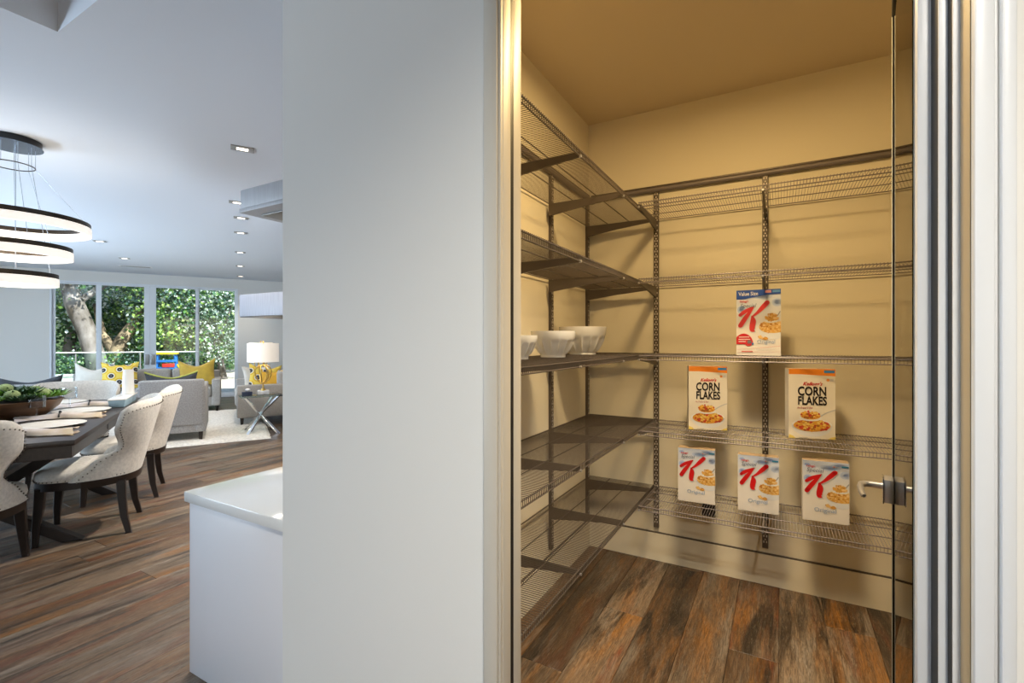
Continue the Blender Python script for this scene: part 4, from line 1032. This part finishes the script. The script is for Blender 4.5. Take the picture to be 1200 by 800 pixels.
GREENS_AND_GLINTS = np.array([(.05, .15, .04), (.09, .24, .06), (.03, .09, .03), (.20, .36, .07), (.32, .46, .12), (.09, .20, .14), (.42, .56, .30), (.06, .15, .10), (.50, .62, .55), (.66, .74, .74)], dtype=np.float32)  # the pale last tones paint leaf highlights into the colour
def foliage(name, parent, blobs, n, size, tone=None):
    """blobs: (x,y,z, rx,ry,rz) in parent space; n leaves in all, each a folded leaf of 2 triangles pairs"""
    bl = np.array(blobs, dtype=np.float32); vol = (bl[:, 3]*bl[:, 4]*bl[:, 5])**(2/3); pick = RNG.choice(len(bl), n, p=vol/vol.sum())
    d = RNG.normal(size=(n, 3)); d /= np.linalg.norm(d, axis=1, keepdims=True); rad = RNG.random((n, 1))**.45
    # leaves gather on twigs so that the crown has gaps
    c = bl[pick, :3]+d*rad*bl[pick, 3:]
    tw = RNG.integers(0, n//9+1, n); cen = c[tw]; c = cen+RNG.normal(size=(n, 3))*size*1.9
    a = RNG.normal(size=(n, 3)); a /= np.linalg.norm(a, axis=1, keepdims=True); b = np.cross(a, RNG.normal(size=(n, 3))); b /= np.linalg.norm(b, axis=1, keepdims=True)
    L = size*(.6+.8*RNG.random((n, 1))); W = L*.42; up = np.cross(a, b)*L*.15
    V = np.stack([c-a*L*.5, c+b*W+up, c+a*L*.5, c-b*W+up], axis=1).reshape(-1, 3)
    me = bpy.data.meshes.new(name); me.vertices.add(4*n); me.vertices.foreach_set('co', V.astype(np.float32).ravel())
    me.loops.add(4*n); me.loops.foreach_set('vertex_index', np.arange(4*n, dtype=np.int32)); me.polygons.add(n); me.polygons.foreach_set('loop_start', np.arange(0, 4*n, 4, dtype=np.int32))
    me.update(calc_edges=True); me.materials.append(M['leaf'])
    w = np.ones(len(GREENS_AND_GLINTS)) if tone is None else np.array(tone, dtype=float); tc = RNG.choice(len(GREENS_AND_GLINTS), n//9+1, p=w/w.sum()); cc = GREENS_AND_GLINTS[tc[tw]]*(.75+.5*RNG.random((n, 1)))
    cc = np.concatenate([cc, np.ones((n, 1))], axis=1).astype(np.float32)
    o = bpy.data.objects.new(name, me); COL.objects.link(o); o.parent = parent
    at = me.color_attributes.new('Col', 'FLOAT_COLOR', 'POINT'); at.data.foreach_set('color', np.repeat(cc, 4, axis=0).ravel())
    return stuff(o)
def tree(name, label, m, l, trunks, blobs, n, size, bark, tone=None, group='trees behind the glass doors'):
    r = lt(name, m, l, -.05)
    for pts, rads in trunks: MB().tube(pts, rads, 12).build('trunk' if rads[0] > .12 else 'branch', bark, r, smooth=True)
    foliage('foliage', r, blobs, n, size, tone); return tag(r, label, 'tree', group)
tree('oak_tree', 'big oak with thick leaning grey trunk behind leftmost pane', -3.75, 19.3,
     [([(.30, 0, 0), (.12, 0, .8), (-.10, 0, 1.7), (-.38, 0, 2.5), (-.55, .1, 3.3), (-.6, .3, 4.6)], [.32, .27, .245, .25, .21, .17]), ([(-.38, 0, 2.5), (.3, .4, 3.2), (1.2, .8, 3.9)], [.11, .09, .05])],
     [(0, .3, 4.3, 2.6, 2.0, 1.3), (-1.9, .6, 2.6, 1.3, 1.0, 1.4), (1.5, 1.2, 3.1, 1.3, 1.0, 1.0)], 12000, .10, M['bark'])
tree('oak_tree', 'oak with pale crooked limb behind second pane', -3.28, 20.2,
     [([(.0, 0, 0), (.02, 0, .9), (.12, 0, 1.35), (.34, 0, 1.75), (.50, 0, 2.05), (.56, 0, 2.35), (.80, 0, 2.50), (1.3, .1, 2.45), (2.0, .2, 2.75)], [.30, .25, .20, .17, .15, .135, .10, .09, .06]), ([(.02, 0, .9), (-.4, .2, 1.6), (-.6, .4, 2.6)], [.16, .12, .08])],
     [(.6, 1.3, 3.4, 2.2, 1.2, 1.3), (1.5, 1.0, 1.2, .9, .7, .9), (.2, 1.4, 1.8, 1.4, .8, .9)], 11000, .10, M['bark2'])
tree('maple_tree', 'bright green leafy tree behind third pane', -1.75, 20.0,
     [([(0, .4, 0), (.05, .4, 1.5), (0, .5, 3)], [.14, .11, .07])],
     [(0, 0, 2.9, 1.3, 1.1, 1.5), (.1, -.4, 1.6, 1.0, .8, .8), (-.5, .2, .9, .7, .6, .6)], 10000, .095, M['bark'], (1, 2, 1, 2, 2, 1, 1, 1, .6, .6))
tree('olive_tree', 'silvery grey-green tree behind the rightmost pane', -.35, 19.6,
     [([(.1, .3, 0), (-.1, .3, 1.4), (.25, .3, 2.6), (-.1, .5, 3.6)], [.13, .10, .07, .04]), ([(-.2, -.5, 1.2), (.2, -.5, 2.0), (.35, -.5, 2.6)], [.035, .03, .02])],
     [(0, 0, 3.0, 1.3, 1.0, 1.6), (.1, -.2, 1.5, 1.1, .9, .8)], 11000, .085, M['bark'], (1, 1, 1.2, .6, .6, 1.6, 1.2, 1.2, 2.0, 1.6))
tree('oak_tree', 'dark evergreen oak at the back behind centre stiles', -1.6, 23.5, [([(0, 0, 0), (.1, 0, 2), (0, 0, 4)], [.2, .16, .1])],
     [(0, 0, 3.6, 2.8, 1.6, 2.2), (-2.0, .3, 2.0, 1.6, 1.2, 1.6), (1.8, .3, 2.2, 1.6, 1.2, 1.8)], 14000, .12, M['bark'], (1.5, 1.2, 1.5, .6, .4, 1.2, .4, 1.2, .4, .3))
tree('oak_tree', 'dark evergreen oak at the back behind left panes', -5.0, 22.5, [([(0, 0, 0), (.1, 0, 2), (0, 0, 4)], [.2, .16, .1])],
     [(0, 0, 3.6, 2.6, 1.6, 2.2), (-1.6, .3, 1.8, 1.8, 1.2, 1.6), (1.2, .3, 1.9, 1.6, 1.2, 1.6)], 13000, .12, M['bark'], (1.5, 1.2, 1.5, .6, .4, 1.2, .6, 1.2, .6, .5))
hg = lt('leafy_hedge', 0, 19.6, -.05); foliage('foliage', hg, [(-5.2+i*.62, .2*math.sin(i*2), .42, .55, .45, .55) for i in range(6)], 7000, .075, (1, 1, 1, .8, .6, 1.4, .8, 1, .5, .4)); tag(hg, 'leafy hedge behind the glass railing and low wall', 'hedge')
ps = lt('play_climber', -1.76, 18.5, -.04)
for x in (-.22, .22):
    for y in (-.2, .2): MB().tube([(x*1.25, y, 0), (x, y, .95)], .035, 8).build('post', M['pblue'], ps, smooth=True)
rbox('roof', -.30, .30, -.28, .28, .94, 1.00, M['pyellow'], ps, .02); rbox('platform', -.28, .28, -.24, .24, .48, .54, M['pblue'], ps, .01); rbox('rail', -.28, .28, -.27, -.235, .70, .77, M['pblue'], ps, .01)
rbox('red_panel', -.1, .22, -.26, -.235, .541, .66, M['pred'], ps, .01)
MB().hexa([(-.85, -.2, 0), (-.62, -.2, 0), (-.62, .2, 0), (-.85, .2, 0)], [(-.40, -.2, .55), (-.24, -.2, .55), (-.24, .2, .55), (-.40, .2, .55)]).build('slide', M['pblue'], ps, bevel=.02)
MB().hexa([(.62, -.12, 0), (.85, -.12, 0), (.85, .12, 0), (.62, .12, 0)], [(.24, -.12, .62), (.36, -.12, .62), (.36, .12, .62), (.24, .12, .62)]).build('ramp', M['pyellow'], ps, bevel=.02)
tag(ps, "children's blue and yellow plastic climber in the garden", 'play set')
